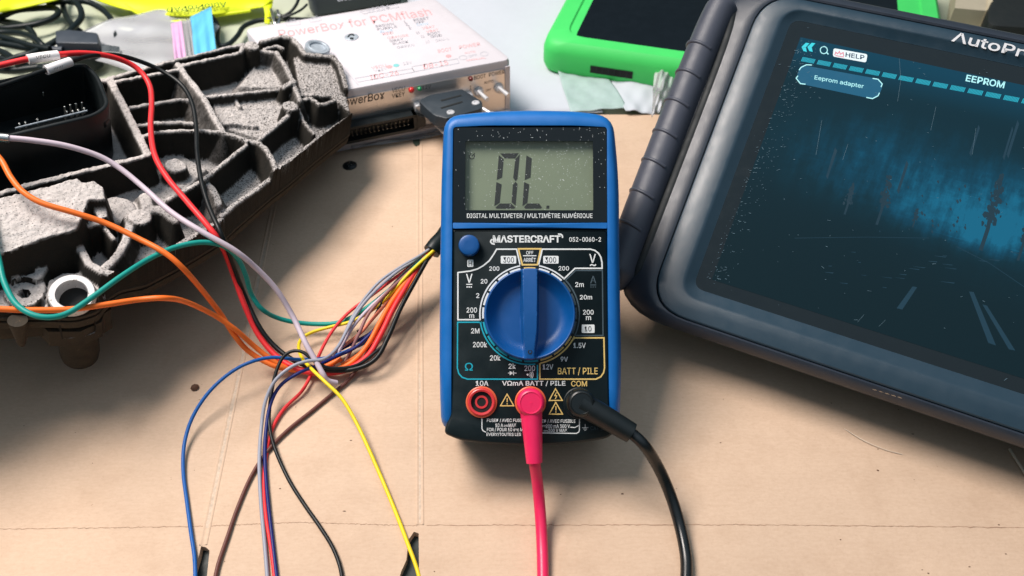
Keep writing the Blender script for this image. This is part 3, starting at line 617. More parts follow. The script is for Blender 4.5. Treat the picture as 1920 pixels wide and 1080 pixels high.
# side grip: a thick ribbed tube beside a darker one that paints the groove's shade
def grip(sign):
    fa = (lambda a: a) if sign < 0 else (lambda a: W-a)
    cen = spline([(-33.5, -12), (-34.8, -2), (-35.3, 15), (-35.5, 50), (-35.4, 90), (-35.0, 115), (-34.2, 128), (-33.0, 135)], 8)
    m_ = len(cen); loops = []
    for i, (a, b) in enumerate(cen):
        t = i/(m_-1); e = min(1, math.sin(math.pi*min(1, max(0, .02+t*.96)))*2.6)**.6; ra, rh = 7.6*e+.05, 8.5*e+.05
        loops.append([TB.w(fa(a+ra*math.cos(x)), b, -3+rh*math.sin(x)) for x in np.arange(0, 2*math.pi, math.pi/14)])
    mb = MB(); mb.loft(loops); mat('grip_rubber', (.050, .056, .078), .45, spec=.5, var=.05, bump=.22, bs=5); go = mb.build('side_grip', 'grip_rubber', tab)
    for u, v in ((1307, 82), (1291, 136), (1270, 191), (1248, 249), (1228, 304), (1207, 363), (1182, 422)):
        b = TB.ab(u, v, 4)[1]; a0 = -35.4; mb = MB()
        pp = [TB.w(fa(a0+7.45*math.cos(x)), b-1.6*math.cos(x), -3+8.35*math.sin(x)) for x in np.linspace(.95, 3.3, 18)]
        mb.tube(pp, .85, 10); mb.build('grip_rib', 'grip_rubber', go)
    mb = MB(); gl_ = spline([(-27.2, -6), (-26.2, 10), (-25.8, 50), (-25.6, 90), (-26.5, 118), (-29.5, 131)], 8)
    mb.tube([TB.w(fa(a), b, -1.6) for a, b in gl_], [2.6*min(1, .3+3*math.sin(math.pi*i/(len(gl_)-1))) for i in range(len(gl_))], 12); mb.build('grip_groove_shade', 'groove', tab)  # dark tube, shade of the recess put into its colour
grip(-1)
mb = MB(); q = [TB.w(30, 75, -30), TB.w(170, 75, -30)]; q += [np.array([q[1][0]+38, q[1][1]+75, 0.2]), np.array([q[0][0]+38, q[0][1]+75, 0.2])]; mb.prism(q, (0, 2, 3)); mb.build('rear_stand', 'rubber', tab)

# ------------------------------------------------------------------ cast controller housing
en = np.array((.29, 0, .957)); EC = Plane(P(655, 215, 42), (.957, 0, -.29), en)
cA, cB, cC, cD, cE = crop(0, 90, 4.153), crop(320, 50, 4.3194), crop(180, 200, 3.6), crop(0, 320, 4.5), crop(0, 480, 4.5)
ecu = thing('engine_controller', np.array([-170, 290, 0]), 'dusty ribbed cast metal engine controller housing with an open black connector, under the loose wires', 'controller')
OL = [(185, 146, -2), (320, 112, 0), (389, 95, 0), (456, 79, 0), (476, 68, 0), (492, 72, 0), (528, 62, 0), (549, 65, 0), (562, 80, -1), (578, 93, -2), (600, 97, -4), (625, 101, -4), (638, 119, -4), (650, 161, -4), (664, 212, -4), (600, 258, -3), (547, 299, -2), (513, 324, -2), (444, 381, -2), (416, 410, -3), (335, 460, -4), (270, 496, -5),
      (225, 520, -10), (200, 548, -14), (182, 580, -16), (140, 592, -16), (80, 590, -16), (-10, 592, -16), (-420, 612, -16), (-420, 400, -8), (-400, 232, -2), (60, 172, -2)]
ol2 = np.array([EC.ab(*q) for q in OL]); ol2 = rpoly(ol2, 2.5, 3)
st = .5; ga = np.arange(ol2[:, 0].min()-2, ol2[:, 0].max()+2, st); gb = np.arange(ol2[:, 1].min()-2, ol2[:, 1].max()+2, st)
GA, GB = np.meshgrid(ga, gb); G = np.stack([GA, GB], -1)
def segd(p, q):
    d = q-p; t = (((G-p)@d)/max(d@d, 1e-9)).clip(0, 1); c = p+t[..., None]*d; return np.linalg.norm(G-c, axis=-1), c, t
def inside(poly):
    r = np.zeros(GA.shape, bool); m_ = len(poly)
    for i in range(m_):
        (xa, ya), (xb, yb) = poly[i], poly[(i+1) % m_]
        if ya == yb: continue
        r ^= ((ya > GB) != (yb > GB)) & (GA < (xb-xa)*(GB-ya)/(yb-ya)+xa)
    return r
def sdist(poly):
    d = np.full(GA.shape, 1e9); cn = np.zeros(G.shape); m_ = len(poly)
    for i in range(m_):
        dd, c, _ = segd(poly[i], poly[(i+1) % m_]); k = dd < d; d[k] = dd[k]; cn[k] = c[k]
    return np.where(inside(poly), -d, d), cn
def vnoise(sc_):
    n0 = rng.random((int(len(gb)*st/sc_)+3, int(len(ga)*st/sc_)+3)); y = np.arange(len(gb))*st/sc_; x = np.arange(len(ga))*st/sc_
    yi, xi = y.astype(int), x.astype(int); fy, fx = (y-yi)[:, None], (x-xi)[None]; fy, fx = fy*fy*(3-2*fy), fx*fx*(3-2*fx)
    g_ = lambda a, b: n0[np.ix_(yi+a, xi+b)]
    return (g_(0, 0)*(1-fx)+g_(0, 1)*fx)*(1-fy)+(g_(1, 0)*(1-fx)+g_(1, 1)*fx)*fy-.5
H = np.full(GA.shape, -16.) + 1.4*vnoise(9)
def rib(pts, h, w_, slope=5., tap=None):
    global H
    q = [EC.ab(*p[:2], (p[2] if len(p) > 2 else h)) for p in pts]; hs = [(p[2] if len(p) > 2 else h) for p in pts]
    for i in range(len(q)-1):
        d, _, t = segd(q[i], q[i+1]); hh = hs[i]+(hs[i+1]-hs[i])*t
        H = np.maximum(H, hh-np.maximum(0, d-w_/2)*slope-.25*(d/(w_/2)).clip(0, 1)**2)
def boss(u, v, h, r, slope=6., hole=0, deep=4, rim=0):
    global H
    c = EC.ab(u, v, h); d = np.linalg.norm(G-c, axis=-1); H = np.maximum(H, h-np.maximum(0, d-r)*slope-.3*(d/r).clip(0, 1)**4)
    if rim: H = np.where((d < r-.6) & (d > hole), h-rim, H)
    if hole: H = np.where(d < hole, np.minimum(H, h-deep), H)
def pad(pts, h, slope=3., h2=None):
    """raised area; h2 gives the height at its near side"""
    global H
    q = np.array([EC.ab(*p, h) for p in pts]); sd, _ = sdist(q); hh = h
    if h2 is not None: k = ((GB-q[:, 1].min())/(q[:, 1].max()-q[:, 1].min())).clip(0, 1); hh = h2+(h-h2)*np.sqrt(k.clip(0, 1))
    H = np.maximum(H, np.where(sd < 0, hh, hh-sd*slope))
def cut(pts, h):
    global H
    q = np.array([EC.ab(*p, h) for p in pts]); H = np.where(inside(q), np.minimum(H, h+.8*vnoise(4)), H)
# floor levels
cut([(0, 520), (200, 515), (185, 600), (-100, 610), (-100, 520)], -20)
pad([cB(1000, 250), cB(1350, 240), cB(1450, 680), cB(1300, 560), cB(1060, 560)], -6, 3)              # right-hand raised table
pad([cB(480, 560), cB(880, 520), cB(1030, 760), cB(720, 900), cB(440, 820), cB(350, 640)], -11, 1.5)  # middle floor, a step up
pad([cB(880, 200), cB(960, 400), cB(900, 500), cB(560, 480), cB(700, 300)], -10, 1.4)
pad([cC(420, 360), cC(560, 320), cC(740, 420), cC(600, 560), cC(430, 450)], -13, 1.5)
# rims and ribs
rib([cA(790, 250), (320, 113), (389, 96), (456, 82)], 0, 2.2); rib([cA(900, 258), (337, 129), (344, 120), (385, 112), (450, 98), (456, 86)], 0, 2.0)
rib([cB(740, 115), cB(890, 72), cB(985, 85), cB(1045, 150), cB(1090, 215), cB(1320, 235), cB(1375, 310), cB(1425, 480)], -1, 2.6, 3.5)
rib([cB(760, 175), cB(860, 150), cB(910, 170)], -2, 1.8); rib([cB(740, 190), cB(860, 205), cB(935, 320), cB(990, 430), cB(1010, 490), cB(1050, 590)], -2, 2.2, 2.6)
rib([cB(1050, 590), cB(1140, 572), cB(1205, 625), cB(1240, 625), cB(1330, 590)], -3, 2.0, 4); rib([cB(920, 480), cB(1000, 440)], -1, 3.0)
rib([cB(60, 300), cB(150, 420), cB(270, 570), cB(350, 720), cB(425, 850)], 0, 2.6, 2.4)
rib([cA(860, 245), cA(960, 440), cA(1060, 640), cA(1150, 820)], 0, 3.4, 5); rib([cA(790, 250), cA(860, 245)], 0, 3)
rib([cA(1150, 830), cA(870, 900), cA(200, 1065), (0, 362), (-400, 455)], 0, 2.6, 9)
rib([cA(980, 465), cA(1200, 425), cA(1412, 395), cB(140, 590)], -6, 2.2); rib([cB(240, 565), cB(500, 545), cB(700, 520), cB(860, 505)], -6, 2.2)
rib([cA(1060, 605), cA(1200, 580), cA(1412, 575), cB(180, 780)], -8, 2.2); rib([cB(380, 780), cB(560, 785), cB(690, 800)], -9, 2.2); rib([cB(500, 550), cB(560, 640)], -9, 2)
rib([cC(300, 200), cC(400, 172), cC(500, 160), cC(680, 155), cC(850, 168), cC(950, 195), cC(1020, 225)], 0, 1.9, 6)
rib([cC(1020, 225), cC(1090, 235), cC(1150, 280), cC(1190, 350), cC(1215, 420)], -1, 2.4, 4)
rib([cC(1015, 255), cC(880, 365), cC(740, 475), cC(690, 512), cC(590, 565), cC(490, 622)], -1.5, 2.1, 6)
rib([cC(735, 500), cC(785, 545), cC(815, 600), cC(828, 650)], -4, 2.6, 2.2)
rib([cC(330, 600), cC(350, 680), cC(440, 690)], -8, 4.5, 2); rib([cC(370, 695), cC(450, 700), cC(540, 770)], -3, 2.6, 4)
rib([cB(720, 905), cB(850, 800), cB(950, 720), cB(1030, 670)], -3, 2.4, 5); rib([cB(1035, 660), cB(1080, 760), cB(1160, 860)], -5, 1.6, 5)
rib([(664, 213), (600, 257), (547, 298), (513, 321)], -3, 2.6, 4); rib([cC(1180, 480), cC(1080, 560), cC(950, 645), cC(850, 730)], -7, 2.2, 4)
rib([cC(1215, 420), cC(1235, 435), cC(1300, 380), cC(1368, 330)], -3.5, 2.4, 4)
rib([cC(850, 760), cC(700, 850), cC(560, 930), (300, 482), (262, 500), (222, 512), (192, 508), (166, 492), (152, 466), (145, 440), (140, 428)], -5, 2.8, 5)
rib([(189, 506), (208, 490), (224, 472), (236, 448), (243, 420), (240, 405)], -6, 3.0, 3)
boss(473, 84, 1.5, 3.7, 7); boss(545, 198, 0, 4.0, 6); boss(330, 309, -7, 4.6, 4); boss(262, 405, -4, 4.6, 5); boss(*cD(980, 320), -10, 7.5, 1.2)
boss(*cB(1310, 458), -5.4, 1.9, 5, rim=.5); boss(*cB(1150, 180), -6, 7.2, 5)
# mound beside the connector and the dark pockets before it
pad([(-400, 462), (0, 369), (100, 345), cD(650, 62), cD(700, 100), cD(800, 88), cD(870, 140), cD(885, 230), cD(740, 240), cD(690, 380), cD(640, 470), cD(330, 555), cD(0, 670), (-400, 560)], 5, 5, -2)
pad([cD(740, 240), cD(890, 200), cD(905, 380), cD(840, 410)], 0, 6); rib([cD(0, 672), cD(330, 565), cD(630, 480), cD(830, 435)], -2.0, 3.0, 6); rib([cD(740, 260), cD(850, 440), cD(960, 570)], -4, 1.6, 5)
rib([cD(370, 600), cD(385, 680), cD(365, 790), cD(320, 880), cD(240, 905), cD(150, 920), cD(90, 860)], -9, 3.4, 4); rib([cD(330, 880), cD(345, 1000)], -11, 3)
boss(45, 548, -11, 6.6, 4, hole=1.9, deep=5, rim=.7); boss(5, 556, -13, 6, 2); pad([(90, 560), (120, 530), (175, 545), (180, 578), (100, 585)], -15, 2)
pad([(82, 592), (92, 528), (118, 512), (165, 512), (186, 540), (188, 578), (170, 592)], -12.5, 3); boss(138, 553, -8.6, 8.4, 4); 
rc = EC.ab(135, 552, -7.5); dR = np.linalg.norm(G-rc+np.array([0, -1.2]), axis=-1); H = np.where(dR < 7.0, -30, H)
H += .62*vnoise(1.0)+.55*vnoise(3.2)
sd, cn = sdist(ol2); keep = sd < .75
snap = (sd > 0) & keep; PA = np.where(snap[..., None], cn, G); H = np.where(snap, np.minimum(H, -18.), H)
idx = -np.ones(GA.shape, int); idx[keep] = np.arange(keep.sum())
vv = EC.o+PA[keep][:, :1]*EC.ex+PA[keep][:, 1:]*EC.ey+H[keep][:, None]*EC.n
qd = np.stack([idx[:-1, :-1], idx[:-1, 1:], idx[1:, 1:], idx[1:, :-1]], -1).reshape(-1, 4); qd = qd[(qd >= 0).all(1)]
mb = MB(); mb.v = vv.tolist(); mb.f = qd.tolist(); mb.build('ribbed_cover', 'cast_dusty_shaded', ecu, angle=70)
lo = lambda d, h: [EC.w(a, b, h) for a, b in inset(ol2, d)]
mb = MB(); mb.loft([lo(.6, -16.6), lo(-.4, -17.2), lo(-.4, -18.6), lo(.9, -19), lo(.9, -19.6), lo(-.2, -20), lo(.2, -24), lo(2.2, -26), lo(4, -26.5)], False, True); mb.build('base_plate', 'cast_dark', ecu)
mb = MB(); i0 = [EC.ab(*q, -22) for q in ((-380, 300), (-60, 240), (250, 150), (330, 200), (230, 280), (-60, 380), (-380, 440))]; lp = np.array([EC.w(a, b, -22) for a, b in rpoly(i0, 10, 4)]); bt = lp.copy(); bt[:, 2] = 0; mb.loft([bt, lp]); mb.build('under_casing', 'cast_dark', ecu)
# mounting legs, sleeve and bolt
def leg(u, v, h0, L_, prof, nm='mounting_leg'):
    mb = MB(); c = EC.at(u, v, h0); mb.lathe(c, EC.ex, EC.ey, -EC.n, [(r, k*L_) for k, r in prof], 28); mb.build(nm, 'cast_dark', ecu)
leg(139, 556, -16, 40, [(0, 8.2), (.3, 8.0), (.6, 7.6), (.85, 7.7), (.95, 7.0), (1, 5.2)])
leg(33, 600, -16, 15, [(0, 3.4), (.4, 2.6), (.9, 1.6), (1, 1.0)], 'locating_pin')
mb = MB(); q = [EC.at(*p, -26) for p in ((60, 590), (200, 570), (190, 604), (150, 622), (90, 622))]; mb.prism(q, -EC.n*9); q = [EC.at(*p, -26) for p in ((178, 560), (206, 552), (208, 580), (182, 596))]; mb.prism(q, -EC.n*12)
q = [EC.at(*p, -26) for p in ((-420, 606), (60, 586), (120, 590), (110, 606), (40, 612), (-420, 640))]; mb.prism(q, -EC.n*7); mb.build('bracket', 'cast_dark', ecu)
rn = EC.n*math.cos(.33)-EC.ey*math.sin(.33); ry = np.cross(rn, EC.ex)
mb = MB(); mb.lathe(EC.at(135, 552, -7.5), EC.ex, ry, rn, [(5.5, -9), (5.5, .2), (5.8, .7), (7.9, .7), (8.3, .2), (8.4, -2)], 44, False, False); slv = mb.build('bushing_sleeve', 'sleeve_metal', ecu)
mb = MB(); mb.lathe(EC.at(135, 552, -7.5), EC.ex, ry, rn, [(5.6, -6), (.1, -6)], 30, False, True); mb.build('bolt_hole_shade', 'hole_black', slv)  # black disc painting the darkness down the bore
mb = MB(); mb.lathe(EC.at(*cB(1190, 165), -5), EC.ex, EC.ey, EC.n, [(7.3, -7), (7.3, 0), (6.9, .5), (5.6, .5), (5.3, .2), (4.8, .4), (4.6, -.6), (.5, -.8)], 40); mb.build('bolt_head', 'zinc', ecu)
# open connector shell
mb = MB(); rimq = [(-300, 215), (135, 119), (160, 117), (186, 140), (207, 196), (180, 216), (24, 253), (-300, 338)]
rq = np.array([EC.ab(*p, 14) for p in rimq]); rr = rpoly(rq, [3, 16, 14, 14, 12, 14, 60, 3], 5)
wl = lambda d, h: [EC.w(a, b, h) for a, b in inset(rr, d)]
mb.loft([wl(-1.0, -15), wl(-.1, 13.3), wl(.15, 13.8), wl(.6, 14), wl(1.3, 14), wl(1.7, 13.6), wl(1.9, 13), wl(2.4, -6)], False, True); sh = mb.build('connector_shell', 'conn_black', ecu)
mb = MB()
for u, v in (cA(455, 680), cA(803, 585), cA(95, 772)):
    c = EC.at(u, v, 6); mb.lathe(c, EC.ex, EC.n, -EC.ey, [(2.0, -2.5), (1.9, 1.2), (1.2, 1.5)], 18)
mb.build('locking_nub', 'conn_black', sh)
mb = MB()
for u, v, l in ((503, 455, 7), (547, 441, 7), (592, 433, 7), (637, 423, 7), (520, 492, 3), (566, 487, 3), (608, 479, 3), (655, 466, 3), (291, 552, 3), (197, 575, 3), (150, 586, 3), (296, 350, 2), (335, 343, 2)):
    c = EC.at(*cA(u, v), 4); mb.lathe(c, EC.ex, EC.ey, -EC.n, [(.2, -.2), (.45, 0), (.45, l)], 10)
mb.build('contact_pin', 'brass_pin', sh)
mb = MB(); a_, b_2 = EC.at(*cA(120, 625), 3), EC.at(*cA(680, 488), 3); mb.tube([a_, b_2], .45, 8); mb.build('holder_edge_line', 'zinc', sh)  # pale tube standing in for the bright line on the pin holder's edge

# ------------------------------------------------------------------ white interface box
BZ = 37.5; q = lambda u, v, z=BZ: P(u, v, z)
FR, BL = q(960, 110), q(457, 52); BR = q(814, -6); FL = BL+FR-BR
box = thing('interface_box', (FR+BL)/2*np.array([1, 1, 0]), 'white plastic interface box with red lettering on its lid and switches on its metal front', 'interface box')
fx = (FR-FL)/np.linalg.norm(FR-FL); fn = np.array([fx[1], -fx[0], 0]); fn = fn if fn[1] < 0 else -fn
def boxloop(d, z): return np.array([(x, y, z) for x, y in rpoly([(FL+(fx+(-fn)*1)*d)[:2], (FR+(-fx-fn)*d)[:2], (BR+(-fx+fn)*d)[:2], (BL+(fx+fn)*d)[:2]], 5, 5)])
mb = MB(); mb.loft([boxloop(.6, 0), boxloop(0, 1), boxloop(0, BZ-2.2), boxloop(.6, BZ-.6), boxloop(2.2, BZ)]); mb.build('shell', 'white_plastic', box)
FP = Plane(FL*np.array([1, 1, 0])+fn*.6, fx, fn)            # front panel plane, local x along, y up
FP.ey = Z.copy()
LW = np.linalg.norm(FR-FL)
mb = MB(); mb.prism([FP.w(a, b, -.5) for a, b in rpoly([(4, 4), (LW-5, 4), (LW-5, BZ-5.5), (4, BZ-5.5)], 2, 3)], fn*.8); fp_ = mb.build('front_plate', 'alu_panel', box)
mb = MB(); mb.prism([FP.w(a, b, -.4) for a, b in ((LW-4.6, 4), (LW-1.6, 4), (LW-1.6, BZ-4), (LW-4.6, BZ-4))], fn*.7); mb.prism([FP.w(a, b, -1) for a, b in ((0, .4), (LW-2, .4), (LW-2, 4), (0, 4))], fn*4, .6); mb.build('plate_rim', 'white_plastic', box)
pr, pd, pb, pf = MB(), MB(), MB(), MB(); BT = lambda u, v, h=0: P(u, v, BZ+h)
tb = lambda mb, s, bl, br, hp, lean=-2., bold=.0: text(mb, s, BT, bl=bl, br=br, hp=hp, lean=lean, bold=bold, h=.1)
tb(pr, 'PowerBox for PCMflash', (525, 71), (811, 28), 15, -5, .004)
tb(pf, 'J2534', (689, 23), (731, 15.5), 7)
for s, x, y, l, m in (('BROWN', 705, 48.5, 34, pd), ('PURPLE', 708, 54, 37, pd), ('BLUE', 713, 59, 24, pb), ('RED', 718, 63, 20, pr), ('ORANGE', 727, 70.5, 39, pr), ('GRAY', 731, 76, 26, pd), ('BLACK', 737, 81, 29, pd), ('GREEN', 745, 88, 32, pf),
                      ('1', 758, 40, 3, pd), ('2', 761, 44.5, 4, pd), ('7', 765, 49, 4, pd), ('9', 768, 53, 4, pd), ('RESET', 776, 37, 29, pd), ('VPP', 779, 42, 17, pd), ('CAN1', 782, 46, 22, pb), ('VBAT', 792, 52, 24, pr), ('VBAT', 800, 58.5, 23, pr), ('10', 781, 61, 6, pd), ('BOOT', 802, 63.5, 24, pd), ('11', 790, 68, 6, pd), ('GND', 808, 68, 21, pd), ('15', 799, 78, 7, pf), ('CAN-L', 817, 75.5, 26, pf)):
    tb(m, s, (x, y+3), (x+l, y+3-l*.145), 4.2, -1.5)
tb(pr, 'BOOT', (822, 99), (848, 94.5), 6); tb(pr, 'POWER', (862, 92), (901, 85), 6); tb(pr, 'VECU', (697, 130), (725, 125), 5); tb(pf, 'VKEY', (702, 135), (727, 131), 4); tb(pf, '12V', (757, 122), (773, 119), 5)
tb(pr, 'IDC-26', (695, 150), (748, 140), 9); tb(pr, 'DB-15', (795, 129.5), (841, 121), 9); tb(pr, 'AUTO', (872, 101), (892, 98), 3); tb(pf, 'OFF', (880, 107), (895, 104.5), 3); tb(pr, 'MANUAL', (876, 115), (912, 109.5), 3); tb(pf, 'USB', (540, 43), (556, 40.5), 5); tb(pf, 'DC', (585, 36), (597, 34), 5)
c2 = crop(400, 0, 3.2)
for L_ in ((850, 470, 1195, 410, 1207, 432, 868, 492), (1190, 400, 1465, 352, 1475, 378, 1205, 430)): stroke(pf, [c2(L_[i], L_[i+1]) for i in range(0, 8, 2)], .9, BT, True, .1)
for L_ in ((535, 42, 561, 37.5, 564, 46, 538, 49), (579, 35, 600, 31.5, 603, 38, 582, 42), (675, 22, 743, 8, 748, 13, 682, 26)): stroke(pf, [(L_[i], L_[i+1]) for i in range(0, 8, 2)], .8, BT, True, .1)
stroke(pf, [c2(790, 420), c2(870, 510)], .9, BT, h=.1)
def spot(mb, u, v, r, M_, h=.1): c = M_(u, v, h); mb.poly([c+r*(X*math.cos(t)+Y*math.sin(t)) for t in np.arange(0, 6.28, .35)])
spot(pr, 841, 105, 1.7, BT); spot(pr, 730, 125, 1.8, BT); mbt = MB(); spot(mbt, 743, 122.5, 1.8, BT); mat('print_teal', (.18, .50, .50), .6); mbt.build('printed_marking', 'print_teal', box)
for u, v in ((868, 108), (908, 101)):
    c = P(u, v, BZ+.1); mb = pf; an = np.arange(0, 6.3, .3); k = len(an); mb.add([c+r*(X*math.cos(t)+Y*math.sin(t)) for r in (2.2, 2.5) for t in an], [(i, i+1, k+i+1, k+i) for i in range(k-1)])
mb = MB(); c = P(659, 70, BZ); mb.lathe(c, X, Y, Z, [(4.3, -.2), (4.3, .3), (3.9, .5), (.2, .5)], 30); lid = mb.build('lid_screw', 'zinc', box); pd.build('printed_marking', 'print_mid', box, smooth=False); pd = MB()
mb = MB(); arc(mb, (659, 71), 5, 8, 40, 170, lambda u, v, h=0: P(u, v, BZ+.6), 0); rect(mb, (656, 70, 663, 74), lambda u, v, h=0: P(u, v, BZ+.6), 0); mb.build('screw_slot', 'print_dark', lid)
tf = lambda mb, s, bl, br, hp, bold=.0: text(mb, s, FP.at, bl=bl, br=br, hp=hp, lean=0, bold=bold, h=.45)
tf(pd, 'PowerBox', (634, 202), (721, 185), 15, .012); tf(pd, 'VECU', (735, 174), (759, 170), 8.5); tf(pd, 'VKEY', (735, 184.5), (759, 180), 8); tf(pd, '12V', (792, 168.5), (808, 165), 6.5)
tf(pd, 'BOOT', (889, 150), (911, 145.5), 7); tf(pd, 'POWER', (917, 144), (946, 138), 7); tf(pd, 'AUTO', (908, 158), (925, 154.5), 5); tf(pd, 'OFF', (911, 172), (921, 170), 4); tf(pd, '1', (881, 169), (884, 168), 8)
for mb_, m in ((pr, 'print_red'), (pd, 'print_dark'), (pb, 'print_blue'), (pf, 'print_faint')): mb_.build('printed_marking', m, box, smooth=False)
for u, v, r, m in ((771, 168, 1.75, 'led_red'), (786, 165.5, 1.35, 'led_green'), (882, 147, 1.4, 'led_dark')):
    mb = MB(); mb.lathe(FP.at(u, v), FP.ex, FP.ey, fn, [(r, -.2), (r, 1), (r*.8, 1.7), (r*.4, 2.1), (.05, 2.2)], 20); mb.build('indicator_lamp', m, box)
for (u, v), (u2, v2) in (((897, 171), (914, 187)), ((935, 164), (953, 179))):
    mb = MB(); mb.lathe(FP.at(u, v), FP.ex, FP.ey, fn, [(3.1, 0), (3.1, 1.4), (2.2, 1.8), (2.1, 4), (1.5, 4.4)], 20); sw = mb.build('toggle_switch', 'bright_zinc', box)
    mb = MB(); a = FP.at(u, v, 4); d = FP.at(u2, v2, 14)-a; mb.tube([a, a+d*.5, a+d], [1.0, 1.2, 1.4], 14); mb.build('lever', 'bright_zinc', sw)
mb = MB(); hq = [FP.ab(*p) for p in ((600, 228), (768, 197), (776, 222), (600, 254))]
FPab = lambda u, v, h=0: ((FP.at(u, v, h)-FP.o)@FP.ex, (FP.at(u, v, h)-FP.o)[2])
i0, i1 = FPab(600, 228), FPab(776, 222); z0, z1 = 8., 18.5
mb.prism([FP.w(a, b, 0) for a, b in ((i0[0], z0), (i1[0], z0), (i1[0], z1), (i0[0], z1))], fn*3)
for b0, b1 in ((z0, z0+1.5), (z1-1.5, z1)): mb.prism([FP.w(a, b, 2.5) for a, b in ((i0[0], b0), (i1[0], b0), (i1[0], b1), (i0[0], b1))], fn*6)
mb.prism([FP.w(a, b, 2.5) for a, b in ((i1[0]-2, z0), (i1[0], z0), (i1[0], z1), (i1[0]-2, z1))], fn*6); mb.prism([FP.w(a, b, 0) for a, b in ((i1[0], z0+1), (i1[0]+5, z0+2), (i1[0]+5, z0+7), (i1[0], z1))], fn*9); hd = mb.build('pin_header', 'conn_black', box)
mb = MB()
for k in range(16):
    for b in (z0+3.8, z0+6.6): c = FP.w(i1[0]-5-k*2.54, b, 2.9); mb.lathe(c, FP.ex, FP.ey, fn, [(.36, 0), (.36, 4), (.15, 4.3)], 6)
mb.build('header_pin', 'brass_pin', hd)
# the plug in its 15-way socket
dsp = thing('serial_plug', P(850, 240), 'black plug with silver thumbscrews pushed into the front of the white box behind the multimeter', 'plug')
mb = MB(); hq = [P(u, v, 27) for u, v in rpoly([(784, 188), (806, 177), (866, 166), (905, 190), (904, 203), (838, 222), (814, 216), (798, 202)], 5, 3)]; mb.prism([p-Z*7 for p in hq], Z*7, .8); mat('hood_grey', (.028, .038, .048), .38, bump=.08); hood = mb.build('hood', 'hood_grey', dsp)
mb = MB(); mb.prism([FP.w(a, b, 0) for a, b in rpoly([(FPab(775, 200)[0], 8), (FPab(885, 190)[0], 8), (FPab(885, 190)[0], 22), (FPab(775, 200)[0], 22)], 1.5, 3)], fn*5, .5); mb.build('metal_flange', 'bright_zinc', dsp)
for (u, v), (u2, v2) in (((795, 208), (850, 262)), ((905, 204), (940, 226))):
    mb = MB(); a, b = P(u, v, 17), P(u2, v2, 15); mb.tube([a, a+(b-a)*.45, a+(b-a)*.46, b], [1.3, 1.3, 1.9, 1.9], 14); mb.build('thumbscrew', 'bright_zinc', dsp)
mb = MB()
for u, v in ((845, 211), (892, 193)): mb.lathe(P(u, v, 27), X, Y, Z, [(2.3, -.1), (2.2, .4), (1.2, .5), (.9, .1)], 18)
mb.build('hood_screw', 'bright_zinc', hood)
mb = MB()
for L_ in ((826, 188, 864, 178), (826, 202, 866, 190)): mb.prism([P(*p, 27.02) for p in ((L_[0], L_[1]), (L_[2], L_[3]), (L_[2]+2, L_[3]+2), (L_[0]+2, L_[1]+2))], Z*.2)
mb.build('hood_groove', 'hole_black', hood)

# ------------------------------------------------------------------ green scan tool
GZ = 23.; grn = thing('green_scan_tool', P(1400, 60, 0), 'bright green handheld scan tool with a dark screen lying behind the tablet', 'scan tool')
gq = [P(*p, GZ) for p in ((1001, 20), (1012, 78), (1290, 118))]; gx = (gq[2]-gq[1]); gx /= np.linalg.norm(gx); gy = np.cross(Z, gx)
GP = Plane((gq[1][0], gq[1][1], GZ), gx, Z); GW = (P(1775, 60, GZ)-GP.o)@gx; GH = 190
def gl_(d, z, r=14): return [GP.w(a, b, z-GZ) for a, b in rpoly([(d, d), (GW-d, d), (GW-d, GH-d), (d, GH-d)], r, 6)]
mb = MB(); mb.loft([gl_(5, .3), gl_(1.2, 2), gl_(0, 6), gl_(0, GZ-7), gl_(1.4, GZ-2.4), gl_(4, GZ), gl_(13.5, GZ), gl_(14.5, GZ-1.2)]); mb.build('case', 'green_case', grn)
mb = MB(); sA = GP.ab(1072, 45)
mb.poly([GP.w(a, b, -1.0) for a, b in rpoly([(20, 12), (GW-29, 12), (GW-29, GH-14), (20, GH-14)], 8, 5)]); mb.build('screen', 'green_screen', grn)
mb = MB(); GF = Plane(GP.w(0, 0, -GZ)-GP.ey*.1, gx, -GP.ey); va = [(GF.at(*p)-GF.o)@gx for p in ((1108, 113), (1188, 125))]
mb.prism([GF.o+gx*a+Z*z for a, z in ((va[0], 6.5), (va[1], 6.5), (va[1], 11.5), (va[0], 11.5))], -GP.ey*.3); vt = mb.build('vent', 'hole_black', grn)
mb = MB()
for k in range(1, 7): a = va[0]+(va[1]-va[0])*k/7; mb.prism([GF.o-GP.ey*.3+gx*x+Z*z for x, z in ((a-.3, 6.5), (a+.3, 6.5), (a+.3, 11.5), (a-.3, 11.5))], -GP.ey*.2)
mb.build('vent_bar', 'conn_black', vt)

# ------------------------------------------------------------------ papers and films behind
def sheet(name, m, px, z, label, cat, amp=.8, n_=26, thick=.15, seed=1):
    """a thin sheet lying in soft waves; px: four corners seen in order"""
    r = np.random.default_rng(seed); A, B, D, E_ = [P(*p, z) for p in px]; ph = r.uniform(0, 6.28, 6); V = []
    for i in range(n_+1):
        for j in range(n_+1):
            s_, t = i/n_, j/n_; p = (A*(1-s_)+B*s_)*(1-t)+(E_*(1-s_)+D*s_)*t
            p = p+Z*amp*(1.6+math.sin(5*s_+ph[0]+2*t)+.6*math.sin(9*t+ph[1]-4*s_)+.5*math.sin(17*s_+ph[2])*math.sin(13*t+ph[3])); V.append(p)
    F_ = [(i*(n_+1)+j, (i+1)*(n_+1)+j, (i+1)*(n_+1)+j+1, i*(n_+1)+j+1) for i in range(n_) for j in range(n_)]
    mb = MB(); mb.add(V, F_); o = mb.build(name, m, angle=180); so = o.modifiers.new('thickness', 'SOLIDIFY'); so.thickness = thick*S; return tag(o, label, cat)
